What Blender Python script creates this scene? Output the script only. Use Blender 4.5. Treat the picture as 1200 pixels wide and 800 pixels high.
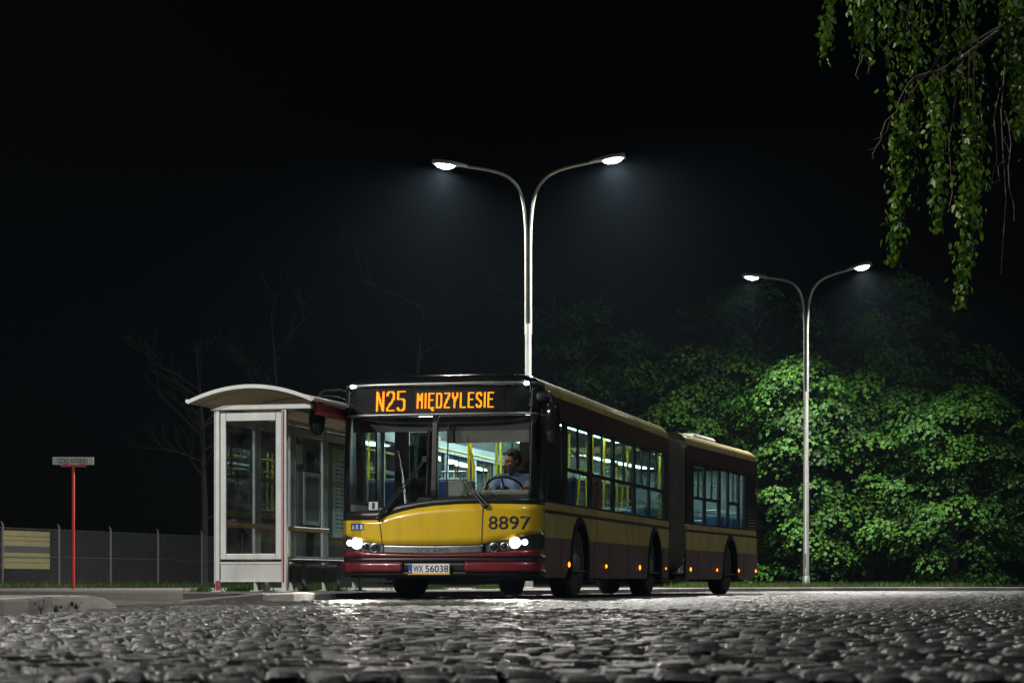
import bpy, bmesh, math, random
import numpy as np
from mathutils import Vector, Matrix, Euler

for o in list(bpy.data.objects):
    bpy.data.objects.remove(o, do_unlink=True)
SC = bpy.context.scene
COL = SC.collection
R = math.radians

# ------------------------------------------------------------------ camera
F_PX, HOR, CAM_Z = 2700.0, 683.0, 0.20          # focal length and horizon in 1200x800 pixels
cam_d = bpy.data.cameras.new('camera')
cam = bpy.data.objects.new('camera', cam_d)
COL.objects.link(cam)
cam.location = (0, 0, CAM_Z)
cam.rotation_euler = (R(90), 0, 0)
cam_d.sensor_width = 36
cam_d.lens = F_PX / 1200 * 36
cam_d.shift_y = (HOR - 400) / 1200
cam_d.clip_start = 0.05
cam_d.clip_end = 900
cam_d.dof.use_dof = True
cam_d.dof.focus_distance = 29
cam_d.dof.aperture_fstop = 8
SC.camera = cam

# ------------------------------------------------------------------ night sky and an added fill sun
FILL_EL, FILL_AZ = 44, 138
world = bpy.data.worlds.new('World')
SC.world = world
world.use_nodes = True
wn = world.node_tree
sky = wn.nodes.new('ShaderNodeTexSky')
sky.sky_type = 'NISHITA'
sky.sun_disc = False
sky.sun_elevation = R(FILL_EL)
sky.sun_rotation = R(FILL_AZ)
bg = wn.nodes['Background']
wn.links.new(sky.outputs[0], bg.inputs[0])
bg.inputs[1].default_value = 0.00012
sun_d = bpy.data.lights.new('fill_sun', 'SUN')
sun_d.energy = 0.48  # added dim fill for the bus flank, kerb and birch leaves
sun_d.angle = R(2)
sun_d.color = (0.9, 0.95, 1.0)
sun = bpy.data.objects.new('fill_sun', sun_d)
COL.objects.link(sun)
_az, _el = R(FILL_AZ), R(FILL_EL)
_dir = Vector((math.sin(_az) * math.cos(_el), math.cos(_az) * math.cos(_el), math.sin(_el)))
sun.rotation_euler = _dir.to_track_quat('Z', 'Y').to_euler()
sun.location = (0, 0, 40)

SC.view_settings.view_transform = 'Standard'
SC.view_settings.look = 'None'
SC.view_settings.exposure = 0.18
SC.view_settings.gamma = 1.0
SC.view_settings.use_curve_mapping = False
SC.render.engine = 'CYCLES'
cy = SC.cycles
cy.use_denoising = True
try:
    cy.denoiser = 'OPENIMAGEDENOISE'
except Exception:
    pass
cy.max_bounces = 6
cy.diffuse_bounces = 3
cy.glossy_bounces = 4
cy.transmission_bounces = 4
cy.transparent_max_bounces = 24
cy.volume_bounces = 0
cy.caustics_reflective = False
cy.caustics_refractive = False
cy.sample_clamp_indirect = 4
cy.use_light_tree = True

rng = np.random.default_rng(7)
rnd = random.Random(11)


# ------------------------------------------------------------------ helpers
class MB:
    """collects shapes; build() links them as ONE mesh object"""
    def __init__(s):
        s.v = []
        s.f = []

    def add(s, verts, faces):
        n = len(s.v)
        s.v += [tuple(map(float, p)) for p in verts]
        s.f += [tuple(i + n for i in f) for f in faces]

    def box(s, x0, x1, y0, y1, z0, z1, M=None):
        p = [(x, y, z) for z in (z0, z1) for y in (y0, y1) for x in (x0, x1)]
        if M is not None:
            p = [tuple(M @ Vector(q)) for q in p]
        s.add(p, [(0, 2, 3, 1), (4, 5, 7, 6), (0, 1, 5, 4), (2, 6, 7, 3), (0, 4, 6, 2), (1, 3, 7, 5)])
        return s

    def cbox(s, x0, x1, y0, y1, z0, z1, c=0.01):
        """box with chamfered edges"""
        xs, ys, zs = (x0, x1), (y0, y1), (z0, z1)
        P = {}
        vs = []
        for i in (0, 1):
            for j in (0, 1):
                for k in (0, 1):
                    sx, sy, sz = (1 if i == 0 else -1), (1 if j == 0 else -1), (1 if k == 0 else -1)
                    for a in range(3):
                        q = [xs[i] + sx * c, ys[j] + sy * c, zs[k] + sz * c]
                        q[a] = (xs[i], ys[j], zs[k])[a]
                        P[(i, j, k, a)] = len(vs)
                        vs.append(q)
        fs = []
        for a in range(3):
            for b in (0, 1):
                o = [q for q in range(3) if q != a]
                cyc = []
                for (m, n) in ((0, 0), (1, 0), (1, 1), (0, 1)):
                    key = [0, 0, 0]
                    key[a] = b
                    key[o[0]] = m
                    key[o[1]] = n
                    cyc.append(P[(*key, a)])
                fs.append(tuple(cyc))
        for a in range(3):
            o = [q for q in range(3) if q != a]
            for m in (0, 1):
                for n in (0, 1):
                    k0 = [0, 0, 0]
                    k1 = [0, 0, 0]
                    k0[a], k1[a] = 0, 1
                    k0[o[0]] = k1[o[0]] = m
                    k0[o[1]] = k1[o[1]] = n
                    fs.append((P[(*k0, o[0])], P[(*k1, o[0])], P[(*k1, o[1])], P[(*k0, o[1])]))
        for i in (0, 1):
            for j in (0, 1):
                for k in (0, 1):
                    fs.append((P[(i, j, k, 0)], P[(i, j, k, 1)], P[(i, j, k, 2)]))
        s.add(vs, fs)
        return s

    def tube(s, pts, r, n=8, cap=True, sy=1.0):
        pts = [Vector(p) for p in pts]
        m = len(pts)
        rs = [r] * m if np.isscalar(r) else list(r)
        vs, fs = [], []
        up = Vector((0, 0, 1))
        prev = None
        for i, p in enumerate(pts):
            t = (pts[min(i + 1, m - 1)] - pts[max(i - 1, 0)])
            if t.length < 1e-9:
                t = Vector((0, 0, 1))
            t.normalize()
            if prev is None:
                a = t.cross(up)
                if a.length < 1e-3:
                    a = Vector((1, 0, 0))
            else:
                a = prev - t * prev.dot(t)
                if a.length < 1e-6:
                    a = t.orthogonal()
            a.normalize()
            prev = a
            b = t.cross(a)
            for k in range(n):
                w = 2 * math.pi * k / n
                vs.append(p + (a * math.cos(w) + b * math.sin(w) * sy) * rs[i])
        for i in range(m - 1):
            for k in range(n):
                fs.append((i * n + k, i * n + (k + 1) % n, (i + 1) * n + (k + 1) % n, (i + 1) * n + k))
        if cap:
            fs.append(tuple(range(n - 1, -1, -1)))
            fs.append(tuple((m - 1) * n + k for k in range(n)))
        s.add(vs, fs)
        return s

    def lathe(s, prof, n=20, M=None):
        """profile of (radius, axial z) about local z"""
        vs, fs = [], []
        for (r, z) in prof:
            for k in range(n):
                w = 2 * math.pi * k / n
                vs.append(Vector((r * math.cos(w), r * math.sin(w), z)))
        for i in range(len(prof) - 1):
            for k in range(n):
                fs.append((i * n + k, i * n + (k + 1) % n, (i + 1) * n + (k + 1) % n, (i + 1) * n + k))
        fs.append(tuple(range(n - 1, -1, -1)))
        fs.append(tuple((len(prof) - 1) * n + k for k in range(n)))
        if M is not None:
            vs = [M @ p for p in vs]
        s.add(vs, fs)
        return s

    def ellipsoid(s, c, r, n=14, m=9, M=None):
        vs, fs = [], []
        for i in range(m + 1):
            a = math.pi * i / m
            for k in range(n):
                w = 2 * math.pi * k / n
                p = Vector((r[0] * math.sin(a) * math.cos(w), r[1] * math.sin(a) * math.sin(w), r[2] * math.cos(a)))
                if M is not None:
                    p = M @ p
                vs.append(p + Vector(c))
        for i in range(m):
            for k in range(n):
                fs.append((i * n + k, (i + 1) * n + k, (i + 1) * n + (k + 1) % n, i * n + (k + 1) % n))
        s.add(vs, fs)
        return s

    def capsule(s, a, b, ra, rb, n=12):
        a, b = Vector(a), Vector(b)
        d = (b - a).normalized()
        pts, rs = [], []
        for q in (-1, -.8, -.5, 0):
            pts.append(a + d * ra * q)
            rs.append(max(.001, ra * math.sqrt(max(0, 1 - q * q))))
        for q in (0, .5, .8, 1):
            pts.append(b + d * rb * q)
            rs.append(max(.001, rb * math.sqrt(max(0, 1 - q * q))))
        return s.tube(pts, rs, n)

    def prism(s, poly, fn0, fn1):
        """polygon (2-D points) lifted by two functions to its two faces"""
        n = len(poly)
        s.add([fn0(p) for p in poly] + [fn1(p) for p in poly],
              [tuple(range(n - 1, -1, -1)), tuple(range(n, 2 * n))] +
              [(i, (i + 1) % n, n + (i + 1) % n, n + i) for i in range(n)])
        return s

    def build(s, name, m, parent=None, T=None, smooth=None, solid=0.0, bevel=0.0):
        used = sorted({i for f in s.f for i in f})
        if len(used) < len(s.v):
            mp = {a: b for b, a in enumerate(used)}
            s.v = [s.v[i] for i in used]
            s.f = [tuple(mp[i] for i in f) for f in s.f]
        v = s.v if T is None else [T(p) for p in s.v]
        me = bpy.data.meshes.new(name)
        me.from_pydata(v, [], s.f)
        me.validate()
        if smooth:
            me.shade_smooth()
            me.set_sharp_from_angle(angle=R(smooth))
        me.materials.append(m)
        o = bpy.data.objects.new(name, me)
        COL.objects.link(o)
        if parent is not None:
            o.parent = parent
        if bevel:
            b = o.modifiers.new('bevel', 'BEVEL')
            b.width = bevel
            b.segments = 2
            b.limit_method = 'ANGLE'
        if solid:
            so = o.modifiers.new('solid', 'SOLIDIFY')
            so.thickness = solid
            so.offset = -1
        return o


def fast_mesh(name, verts, faces, m, parent=None, smooth=False, tone=None):
    """numpy vertices (N,3) and faces (M,k) as one mesh; tone = one float per vertex"""
    verts = np.asarray(verts, np.float32)
    faces = np.asarray(faces, np.int32)
    me = bpy.data.meshes.new(name)
    k = faces.shape[1]
    me.vertices.add(len(verts))
    me.vertices.foreach_set('co', verts.ravel())
    me.loops.add(faces.size)
    me.loops.foreach_set('vertex_index', faces.ravel())
    me.polygons.add(len(faces))
    me.polygons.foreach_set('loop_start', np.arange(0, faces.size, k, dtype=np.int32))
    me.update(calc_edges=True)
    if smooth:
        me.shade_smooth()
    if tone is not None:
        a = me.attributes.new('tone', 'FLOAT', 'POINT')
        a.data.foreach_set('value', np.asarray(tone, np.float32))
    me.materials.append(m)
    o = bpy.data.objects.new(name, me)
    COL.objects.link(o)
    if parent is not None:
        o.parent = parent
    return o


def empty(name, loc=(0, 0, 0), rz=0.0):
    o = bpy.data.objects.new(name, None)
    o.empty_display_size = .2
    COL.objects.link(o)
    o.location = loc
    o.rotation_euler = (0, 0, rz)
    return o


def tag(o, label=None, cat=None, group=None, kind=None):
    if label:
        o['label'] = label
    if cat:
        o['category'] = cat
    if group:
        o['group'] = group
    if kind:
        o['kind'] = kind
    return o


def copy_tree(o, parent=None):
    c = o.copy()
    COL.objects.link(c)
    c.parent = parent
    for ch in list(o.children):
        copy_tree(ch, c)
    return c


def px_point(x, y, d):
    """photo pixel and distance to a point"""
    return ((x - 600) / F_PX * d, d, (HOR - y) / F_PX * d + CAM_Z)


def text_faces(txt, size=1.0, width=None, bold=0.0):
    """flat lettering: (points in x,y), faces; origin bottom left; squeezed to width if given"""
    cu = bpy.data.curves.new('txt', 'FONT')
    cu.body = txt
    cu.size = 1.0
    cu.offset = bold
    cu.resolution_u = 4
    o = bpy.data.objects.new('txt', cu)
    COL.objects.link(o)
    dg = bpy.context.evaluated_depsgraph_get()
    me = bpy.data.meshes.new_from_object(o.evaluated_get(dg))
    p = np.array([v.co[:2] for v in me.vertices])
    f = [tuple(q.vertices) for q in me.polygons]
    bpy.data.objects.remove(o, do_unlink=True)
    bpy.data.curves.remove(cu)
    bpy.data.meshes.remove(me)
    p -= p.min(0)
    h = p[:, 1].max()
    p *= size / h
    if width:
        p[:, 0] *= width / p[:, 0].max()
    return p, f


# ------------------------------------------------------------------ materials
def _nodes(name):
    m = bpy.data.materials.new(name)
    m.use_nodes = True
    nt = m.node_tree
    return m, nt, nt.nodes['Principled BSDF']


def pm(name, col, rough=.5, metal=0., var=.2, scale=6., bump=0., bscale=80., spec=.5, coat=0., rvar=.15, grime=0., gscale=2., emit=None, es=0.):
    m, nt, b = _nodes(name)
    N, L = nt.nodes, nt.links
    tc = N.new('ShaderNodeTexCoord')
    nz = N.new('ShaderNodeTexNoise')
    nz.inputs['Scale'].default_value = scale
    nz.inputs['Detail'].default_value = 6
    nz.inputs['Roughness'].default_value = .65
    L.new(tc.outputs['Object'], nz.inputs['Vector'])
    mp = N.new('ShaderNodeMapRange')
    mp.inputs[1].default_value = .25
    mp.inputs[2].default_value = .75
    mp.inputs[3].default_value = 1 - var
    mp.inputs[4].default_value = 1 + var
    L.new(nz.outputs[0], mp.inputs[0])
    mx = N.new('ShaderNodeMix')
    mx.data_type = 'RGBA'
    mx.blend_type = 'MULTIPLY'
    mx.inputs[0].default_value = 1
    mx.inputs[6].default_value = (*col, 1)
    L.new(mp.outputs[0], mx.inputs[7])
    out = mx.outputs[2]
    if grime:
        g = N.new('ShaderNodeTexNoise')
        g.inputs['Scale'].default_value = gscale
        g.inputs['Detail'].default_value = 8
        mapn = N.new('ShaderNodeMapping')
        mapn.inputs['Scale'].default_value = (3, 3, .6)
        L.new(tc.outputs['Object'], mapn.inputs[0])
        L.new(mapn.outputs[0], g.inputs['Vector'])
        gr = N.new('ShaderNodeMapRange')
        gr.inputs[1].default_value = .48
        gr.inputs[2].default_value = .72
        gr.inputs[4].default_value = grime
        L.new(g.outputs[0], gr.inputs[0])
        m2 = N.new('ShaderNodeMix')
        m2.data_type = 'RGBA'
        L.new(gr.outputs[0], m2.inputs[0])
        L.new(out, m2.inputs[6])
        m2.inputs[7].default_value = (.09, .08, .065, 1)
        out = m2.outputs[2]
    L.new(out, b.inputs['Base Color'])
    rm = N.new('ShaderNodeMapRange')
    rm.inputs[3].default_value = max(.02, rough - rvar)
    rm.inputs[4].default_value = min(1, rough + rvar)
    L.new(nz.outputs[0], rm.inputs[0])
    L.new(rm.outputs[0], b.inputs['Roughness'])
    b.inputs['Metallic'].default_value = metal
    b.inputs['Specular IOR Level'].default_value = spec
    b.inputs['Coat Weight'].default_value = coat
    b.inputs['Coat Roughness'].default_value = .08
    if bump:
        n2 = N.new('ShaderNodeTexNoise')
        n2.inputs['Scale'].default_value = bscale
        n2.inputs['Detail'].default_value = 5
        L.new(tc.outputs['Object'], n2.inputs['Vector'])
        bp = N.new('ShaderNodeBump')
        bp.inputs['Strength'].default_value = bump
        bp.inputs['Distance'].default_value = .02
        L.new(n2.outputs[0], bp.inputs['Height'])
        L.new(bp.outputs[0], b.inputs['Normal'])
    if emit:
        b.inputs['Emission Color'].default_value = (*emit, 1)
        b.inputs['Emission Strength'].default_value = es
    return m


def emat(name, col, s):
    m, nt, b = _nodes(name)
    b.inputs['Base Color'].default_value = (*col, 1)
    b.inputs['Emission Color'].default_value = (*col, 1)
    b.inputs['Emission Strength'].default_value = s
    return m


def glass(name, tint=(.9, .95, .94), refl=1.0, dirt=.04, rough=.0):
    """thin pane: clear + mirror by angle (same from both sides) + a little dust"""
    m = bpy.data.materials.new(name)
    m.use_nodes = True
    nt = m.node_tree
    N, L = nt.nodes, nt.links
    N.clear()
    out = N.new('ShaderNodeOutputMaterial')
    tr = N.new('ShaderNodeBsdfTransparent')
    tr.inputs[0].default_value = (*tint, 1)
    gl = N.new('ShaderNodeBsdfGlossy')
    gl.inputs['Roughness'].default_value = rough
    df = N.new('ShaderNodeBsdfDiffuse')
    df.inputs[0].default_value = (.35, .36, .33, 1)
    lw = N.new('ShaderNodeLayerWeight')
    lw.inputs[0].default_value = .5
    pw = N.new('ShaderNodeMath')
    pw.operation = 'POWER'
    pw.inputs[1].default_value = 4.0
    L.new(lw.outputs['Facing'], pw.inputs[0])
    ma = N.new('ShaderNodeMath')
    ma.operation = 'MULTIPLY_ADD'
    ma.inputs[1].default_value = .85 * refl
    ma.inputs[2].default_value = .07 * refl
    ma.use_clamp = True
    L.new(pw.outputs[0], ma.inputs[0])
    tc = N.new('ShaderNodeTexCoord')
    nz = N.new('ShaderNodeTexNoise')
    nz.inputs['Scale'].default_value = 5
    nz.inputs['Detail'].default_value = 7
    L.new(tc.outputs['Object'], nz.inputs['Vector'])
    dm = N.new('ShaderNodeMapRange')
    dm.inputs[1].default_value = .35
    dm.inputs[2].default_value = .8
    dm.inputs[4].default_value = dirt * 2
    L.new(nz.outputs[0], dm.inputs[0])
    m1 = N.new('ShaderNodeMixShader')
    L.new(dm.outputs[0], m1.inputs[0])
    L.new(tr.outputs[0], m1.inputs[1])
    L.new(df.outputs[0], m1.inputs[2])
    m2 = N.new('ShaderNodeMixShader')
    L.new(ma.outputs[0], m2.inputs[0])
    L.new(m1.outputs[0], m2.inputs[1])
    L.new(gl.outputs[0], m2.inputs[2])
    L.new(m2.outputs[0], out.inputs[0])
    return m


def leafmat(name, c0, c1, rough=.45, trans=.35, spec=.25):
    m, nt, b = _nodes(name)
    N, L = nt.nodes, nt.links
    at = N.new('ShaderNodeAttribute')
    at.attribute_name = 'tone'
    mx = N.new('ShaderNodeMix')
    mx.data_type = 'RGBA'
    mx.inputs[6].default_value = (*c0, 1)
    mx.inputs[7].default_value = (*c1, 1)
    L.new(at.outputs['Fac'], mx.inputs[0])
    L.new(mx.outputs[2], b.inputs['Base Color'])
    b.inputs['Roughness'].default_value = rough
    b.inputs['Specular IOR Level'].default_value = spec
    tl = N.new('ShaderNodeBsdfTranslucent')
    L.new(mx.outputs[2], tl.inputs[0])
    ms = N.new('ShaderNodeMixShader')
    ms.inputs[0].default_value = trans
    L.new(b.outputs[0], ms.inputs[1])
    L.new(tl.outputs[0], ms.inputs[2])
    L.new(ms.outputs[0], nt.nodes['Material Output'].inputs[0])
    return m


def stonemat(name, c0, c1, rough, bump=.35, bscale=45.):
    """stone: tone per piece, mottled, worn"""
    m, nt, b = _nodes(name)
    N, L = nt.nodes, nt.links
    at = N.new('ShaderNodeAttribute')
    at.attribute_name = 'tone'
    tc = N.new('ShaderNodeNewGeometry')
    nz = N.new('ShaderNodeTexNoise')
    nz.inputs['Scale'].default_value = 30
    nz.inputs['Detail'].default_value = 8
    nz.inputs['Roughness'].default_value = .7
    L.new(tc.outputs['Position'], nz.inputs['Vector'])
    ad = N.new('ShaderNodeMath')
    ad.operation = 'MULTIPLY_ADD'
    ad.inputs[1].default_value = .6
    L.new(at.outputs['Fac'], ad.inputs[0])
    L.new(nz.outputs[0], ad.inputs[2])
    mr = N.new('ShaderNodeMapRange')
    mr.inputs[1].default_value = .3
    mr.inputs[2].default_value = 1.25
    L.new(ad.outputs[0], mr.inputs[0])
    mx = N.new('ShaderNodeMix')
    mx.data_type = 'RGBA'
    mx.inputs[6].default_value = (*c0, 1)
    mx.inputs[7].default_value = (*c1, 1)
    L.new(mr.outputs[0], mx.inputs[0])
    L.new(mx.outputs[2], b.inputs['Base Color'])
    rm = N.new('ShaderNodeMapRange')
    rm.inputs[1].default_value = .3
    rm.inputs[2].default_value = .7
    rm.inputs[3].default_value = max(.05, rough - .16)
    rm.inputs[4].default_value = min(1, rough + .2)
    L.new(nz.outputs[0], rm.inputs[0])
    L.new(rm.outputs[0], b.inputs['Roughness'])
    n2 = N.new('ShaderNodeTexNoise')
    n2.inputs['Scale'].default_value = bscale
    n2.inputs['Detail'].default_value = 6
    n2.inputs['Roughness'].default_value = .7
    L.new(tc.outputs['Position'], n2.inputs['Vector'])
    bp = N.new('ShaderNodeBump')
    bp.inputs['Strength'].default_value = bump
    bp.inputs['Distance'].default_value = .012
    L.new(n2.outputs[0], bp.inputs['Height'])
    L.new(bp.outputs[0], b.inputs['Normal'])
    return m


M = {}
M['cobble'] = stonemat('cobble_granite', (.015, .0148, .0146), (.085, .083, .081), .37, .9, 60)
M['dirt'] = pm('joint_dirt', (.035, .030, .024), .9, var=.4, scale=20, bump=.6, bscale=60)
M['asphalt'] = pm('asphalt', (.055, .055, .05), .85, var=.3, scale=40, bump=.5, bscale=200, grime=.3)
M['pave'] = pm('paving', (.085, .08, .07), .85, var=.3, scale=3, bump=.5, bscale=90, grime=.5)
M['kerb'] = stonemat('kerb_concrete', (.10, .095, .09), (.26, .25, .24), .75, .9, 90)
M['kerblight'] = stonemat('pale_kerb_concrete', (.20, .185, .175), (.55, .52, .49), .7, 1.0, 110)
M['soil'] = pm('soil', (.04, .036, .024), .95, var=.5, scale=5, bump=.8, bscale=20)
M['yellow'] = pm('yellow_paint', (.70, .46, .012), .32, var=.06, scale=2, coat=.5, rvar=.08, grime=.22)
M['red'] = pm('red_paint', (.17, .012, .022), .32, var=.1, scale=3, coat=.5, rvar=.06, grime=.22)
M['maroon'] = pm('maroon_paint', (.075, .022, .030), .34, var=.15, scale=2, coat=.4, rvar=.08, grime=.35)
M['ydim'] = pm('dim_dusty_yellow', (.43, .34, .10), .5, var=.18, scale=2, coat=.25, rvar=.1, grime=.55)  # same yellow as the front, dusty, with the side's weak light in the colour
M['skirt'] = pm('dusty_skirt', (.135, .085, .078), .55, var=.25, scale=3, rvar=.1, grime=.6)
M['black'] = pm('black_trim', (.014, .014, .015), .38, var=.3, scale=8, rvar=.12)
M['blackgloss'] = pm('black_gloss', (.010, .010, .011), .12, var=.2, scale=5, rvar=.05, coat=.4)
M['rubber'] = pm('rubber', (.030, .029, .028), .8, var=.4, scale=12, bump=.3, bscale=60)
M['bellow'] = pm('bellow_rubber', (.060, .054, .042), .75, var=.5, scale=6, bump=.2, bscale=40)
M['chrome'] = pm('chrome', (.45, .45, .46), .30, 1.0, var=.08, scale=10, rvar=.08)
M['steel'] = pm('steel', (.42, .42, .42), .4, .9, var=.2, scale=14, rvar=.1)
M['rim'] = pm('rim_paint', (.22, .22, .22), .5, .5, var=.3, scale=12, grime=.5)
M['alu'] = pm('grey_aluminium', (.50, .52, .52), .42, .25, var=.08, scale=5, rvar=.08, grime=.18)
M['alupanel'] = pm('grey_panel', (.42, .43, .42), .5, .1, var=.1, scale=3, grime=.25)
M['roofsheet'] = pm('cream_roof', (.52, .46, .34), .55, var=.15, scale=2, grime=.35)
_m = M['roofsheet']
_nt = _m.node_tree
_tl = _nt.nodes.new('ShaderNodeBsdfTranslucent')
_tl.inputs[0].default_value = (.55, .48, .34, 1)
_ms = _nt.nodes.new('ShaderNodeMixShader')
_ms.inputs[0].default_value = .45
_nt.links.new(_nt.nodes['Principled BSDF'].outputs[0], _ms.inputs[1])
_nt.links.new(_tl.outputs[0], _ms.inputs[2])
_nt.links.new(_ms.outputs[0], _nt.nodes['Material Output'].inputs[0])
M['redstrip'] = pm('red_strip', (.30, .014, .025), .4, var=.1)
M['wood'] = pm('varnished_wood', (.52, .25, .075), .45, var=.35, scale=9, grime=.25)
M['white'] = pm('white_plastic', (.72, .72, .70), .45, var=.06)
M['cream'] = pm('interior_cream', (.38, .44, .44), .5, var=.06)
M['ivory'] = pm('dash_grey_green', (.20, .21, .17), .6, var=.1)
M['dash'] = pm('dark_dash', (.03, .03, .03), .6, var=.2)
M['floor'] = pm('bus_floor', (.10, .11, .12), .6, var=.3, scale=30)
M['seat'] = pm('blue_seat_fabric', (.035, .085, .26), .8, var=.5, scale=22, bump=.2)
M['seatshell'] = pm('seat_shell', (.20, .22, .25), .4, var=.1)
M['poley'] = pm('yellow_pole', (.85, .62, .01), .3, var=.05)
M['adred'] = pm('red_board', (.60, .03, .03), .4, var=.05)
M['navy'] = pm('navy_print', (.015, .018, .05), .4, var=.1)
M['blue'] = pm('blue_print', (.02, .07, .40), .4, var=.1)
M['green'] = pm('green_print', (.02, .35, .10), .4, var=.1)
M['plate'] = pm('plate_white', (.75, .77, .74), .4, var=.05)
M['paper'] = pm('poster_paper', (.40, .41, .37), .6, var=.12, scale=4)
M['ink'] = pm('black_ink', (.02, .02, .02), .6, var=.1)
M['pole'] = pm('galvanised_pole', (.33, .34, .325), .42, .55, var=.15, scale=4, rvar=.1, grime=.12)
M['signred'] = pm('red_post_paint', (.36, .020, .015), .45, var=.15, scale=6, grime=.15)
M['signface'] = pm('sign_face', (.36, .38, .36), .5, var=.1, grime=.2)
M['wire'] = pm('fence_wire', (.055, .058, .06), .5, .6, var=.3, scale=2)
M['fpost'] = pm('fence_post', (.075, .078, .078), .6, .3, var=.3, scale=4)
M['banner'] = pm('yellow_board', (.17, .15, .06), .6, var=.2, scale=3, grime=.3)
M['bannerdark'] = pm('black_board_band', (.03, .03, .03), .6, var=.2)
M['bark'] = pm('dark_bark', (.035, .03, .025), .9, var=.5, scale=10, bump=.8, bscale=18)
M['birchbark'] = pm('birch_bark', (.20, .19, .17), .8, var=.7, scale=14, bump=.5, bscale=30)
M['twig'] = pm('birch_twig', (.16, .11, .08), .6, var=.4, scale=20)
M['maple'] = leafmat('maple_leaf', (.008, .034, .003), (.040, .125, .006), .6, .3)
M['birch'] = leafmat('birch_leaf', (.042, .125, .008), (.19, .34, .030), .36, .35, .4)
M['grass'] = leafmat('grass_blade', (.025, .05, .01), (.07, .12, .02), .6, .25)
M['glass'] = glass('window_glass', (.80, .87, .86), 1.0, .03)
M['screen'] = glass('windscreen_glass', (.88, .92, .92), .9, .02)
M['sglass'] = glass('shelter_glass', (.88, .91, .92), 1.3, .02)
M['dglass'] = glass('display_glass', (.55, .55, .55), .8, .01)
M['tint'] = glass('dark_glass', (.18, .2, .2), 1.0, .02)
M['led'] = emat('amber_led', (1.0, .27, .006), 3.4)
M['lamp_head'] = emat('headlamp_glow', (1.0, .90, .74), 60)
M['lamp_head2'] = emat('side_lamp_glow', (1.0, .93, .80), 14)
M['lamp_corner'] = emat('corner_lamp_glow', (.55, .82, 1.0), 40)
M['lamp_amber'] = emat('amber_marker_glow', (1.0, .20, .01), 4)
M['lamp_street'] = emat('street_lamp_glow', (1.0, .97, .88), 60)
M['lamp_in'] = emat('bus_ceiling_light', (.66, .98, 1.0), 15)
M['skin'] = pm('skin', (.50, .26, .18), .5, var=.08, scale=12)
M['hair'] = pm('grey_hair', (.055, .046, .038), .6, var=.4, scale=60, bump=.4, bscale=90)
M['shirt'] = pm('blue_shirt', (.13, .20, .34), .8, var=.15, scale=14)
M['trousers'] = pm('dark_trousers', (.02, .02, .03), .85, var=.2)


# ------------------------------------------------------------------ ground, road, pavement
TH, X0, Y0, PHI, UA = .234, -.974, 28.5, .07, 11.1     # bus: yaw, nose, bend of rear section
bs, bc = math.sin(TH), math.cos(TH)

# edge of the cobbles (kerb line), from the far left corner of the stop to behind the bus and round the bend
EDGE = [(-3.62, 25.55), (-3.05, 25.75), (-2.66, 26.25), (-2.52, 27.2), (-2.44, 28.2)]
for t in (3, 6, 9, 12, 15, 18):
    EDGE.append((-2.44 + bs * t, 28.2 + bc * t))
EDGE += [(3.1, 50.0), (4.7, 54.0), (7.2, 58.0), (10.6, 61.6), (15.5, 65.2), (22, 68.6), (32, 72), (50, 76)]
ISLE = [(-3.24, 2.0), (-3.24, 9), (-3.25, 14.6), (-3.44, 19.4)]
KZ = .092


def fill(name, pts, z, m, parent=None, depth=.3):
    bm = bmesh.new()
    vs = [bm.verts.new((x, y, z)) for x, y in pts]
    f = bm.faces.new(vs)
    if f.normal.z < 0:
        f.normal_flip()
    bm.normal_update()
    if f.normal.z < 0:
        bmesh.ops.reverse_faces(bm, faces=[f])
    r = bmesh.ops.extrude_face_region(bm, geom=[f])
    bmesh.ops.translate(bm, vec=(0, 0, -depth), verts=[g for g in r['geom'] if isinstance(g, bmesh.types.BMVert)])
    bmesh.ops.triangulate(bm, faces=bm.faces[:])
    bmesh.ops.recalc_face_normals(bm, faces=bm.faces[:])
    me = bpy.data.meshes.new(name)
    bm.to_mesh(me)
    bm.free()
    me.materials.append(m)
    o = bpy.data.objects.new(name, me)
    COL.objects.link(o)
    if parent:
        o.parent = parent
    return o


g = MB()
g.add([(-400, -200, -.06), (400, -200, -.06), (400, 600, -.06), (-400, 600, -.06)], [(0, 1, 2, 3)])
tag(g.build('ground', M['soil']), kind='structure')


def off_line(P, d):
    """polyline moved sideways to its left by d"""
    out = []
    for i in range(len(P)):
        a = Vector(P[max(i - 1, 0)])
        b = Vector(P[min(i + 1, len(P) - 1)])
        t = (b - a).normalized()
        out.append((P[i][0] - t.y * d, P[i][1] + t.x * d))
    return out


PIN = off_line(EDGE, .15)
pave_poly = PIN + [(50, 130), (-70, 130), (-70, 37), (-12, 36.2), (-8.5, 34.6), (-6.2, 31.5), (-4.9, 28.0)]
pavement = tag(fill('pavement', pave_poly, KZ - .006, M['pave']), kind='structure')
island = tag(fill('kerbed_island', off_line(ISLE, .15) + [(-3.75, 20.0), (-5.2, 20.7), (-9, 21.2), (-45, 21.6), (-45, 2)], KZ + .004, M['pave']), kind='structure')
drive = tag(fill('driveway', [(-70, 19), (-3.52, 19), (-3.50, 22), (-3.55, 25.3), (-3.7, 25.6), (-4.6, 28.5), (-6, 32), (-8.4, 35), (-12, 37), (-70, 38)], .004, M['asphalt'], depth=.05), kind='structure')


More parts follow.
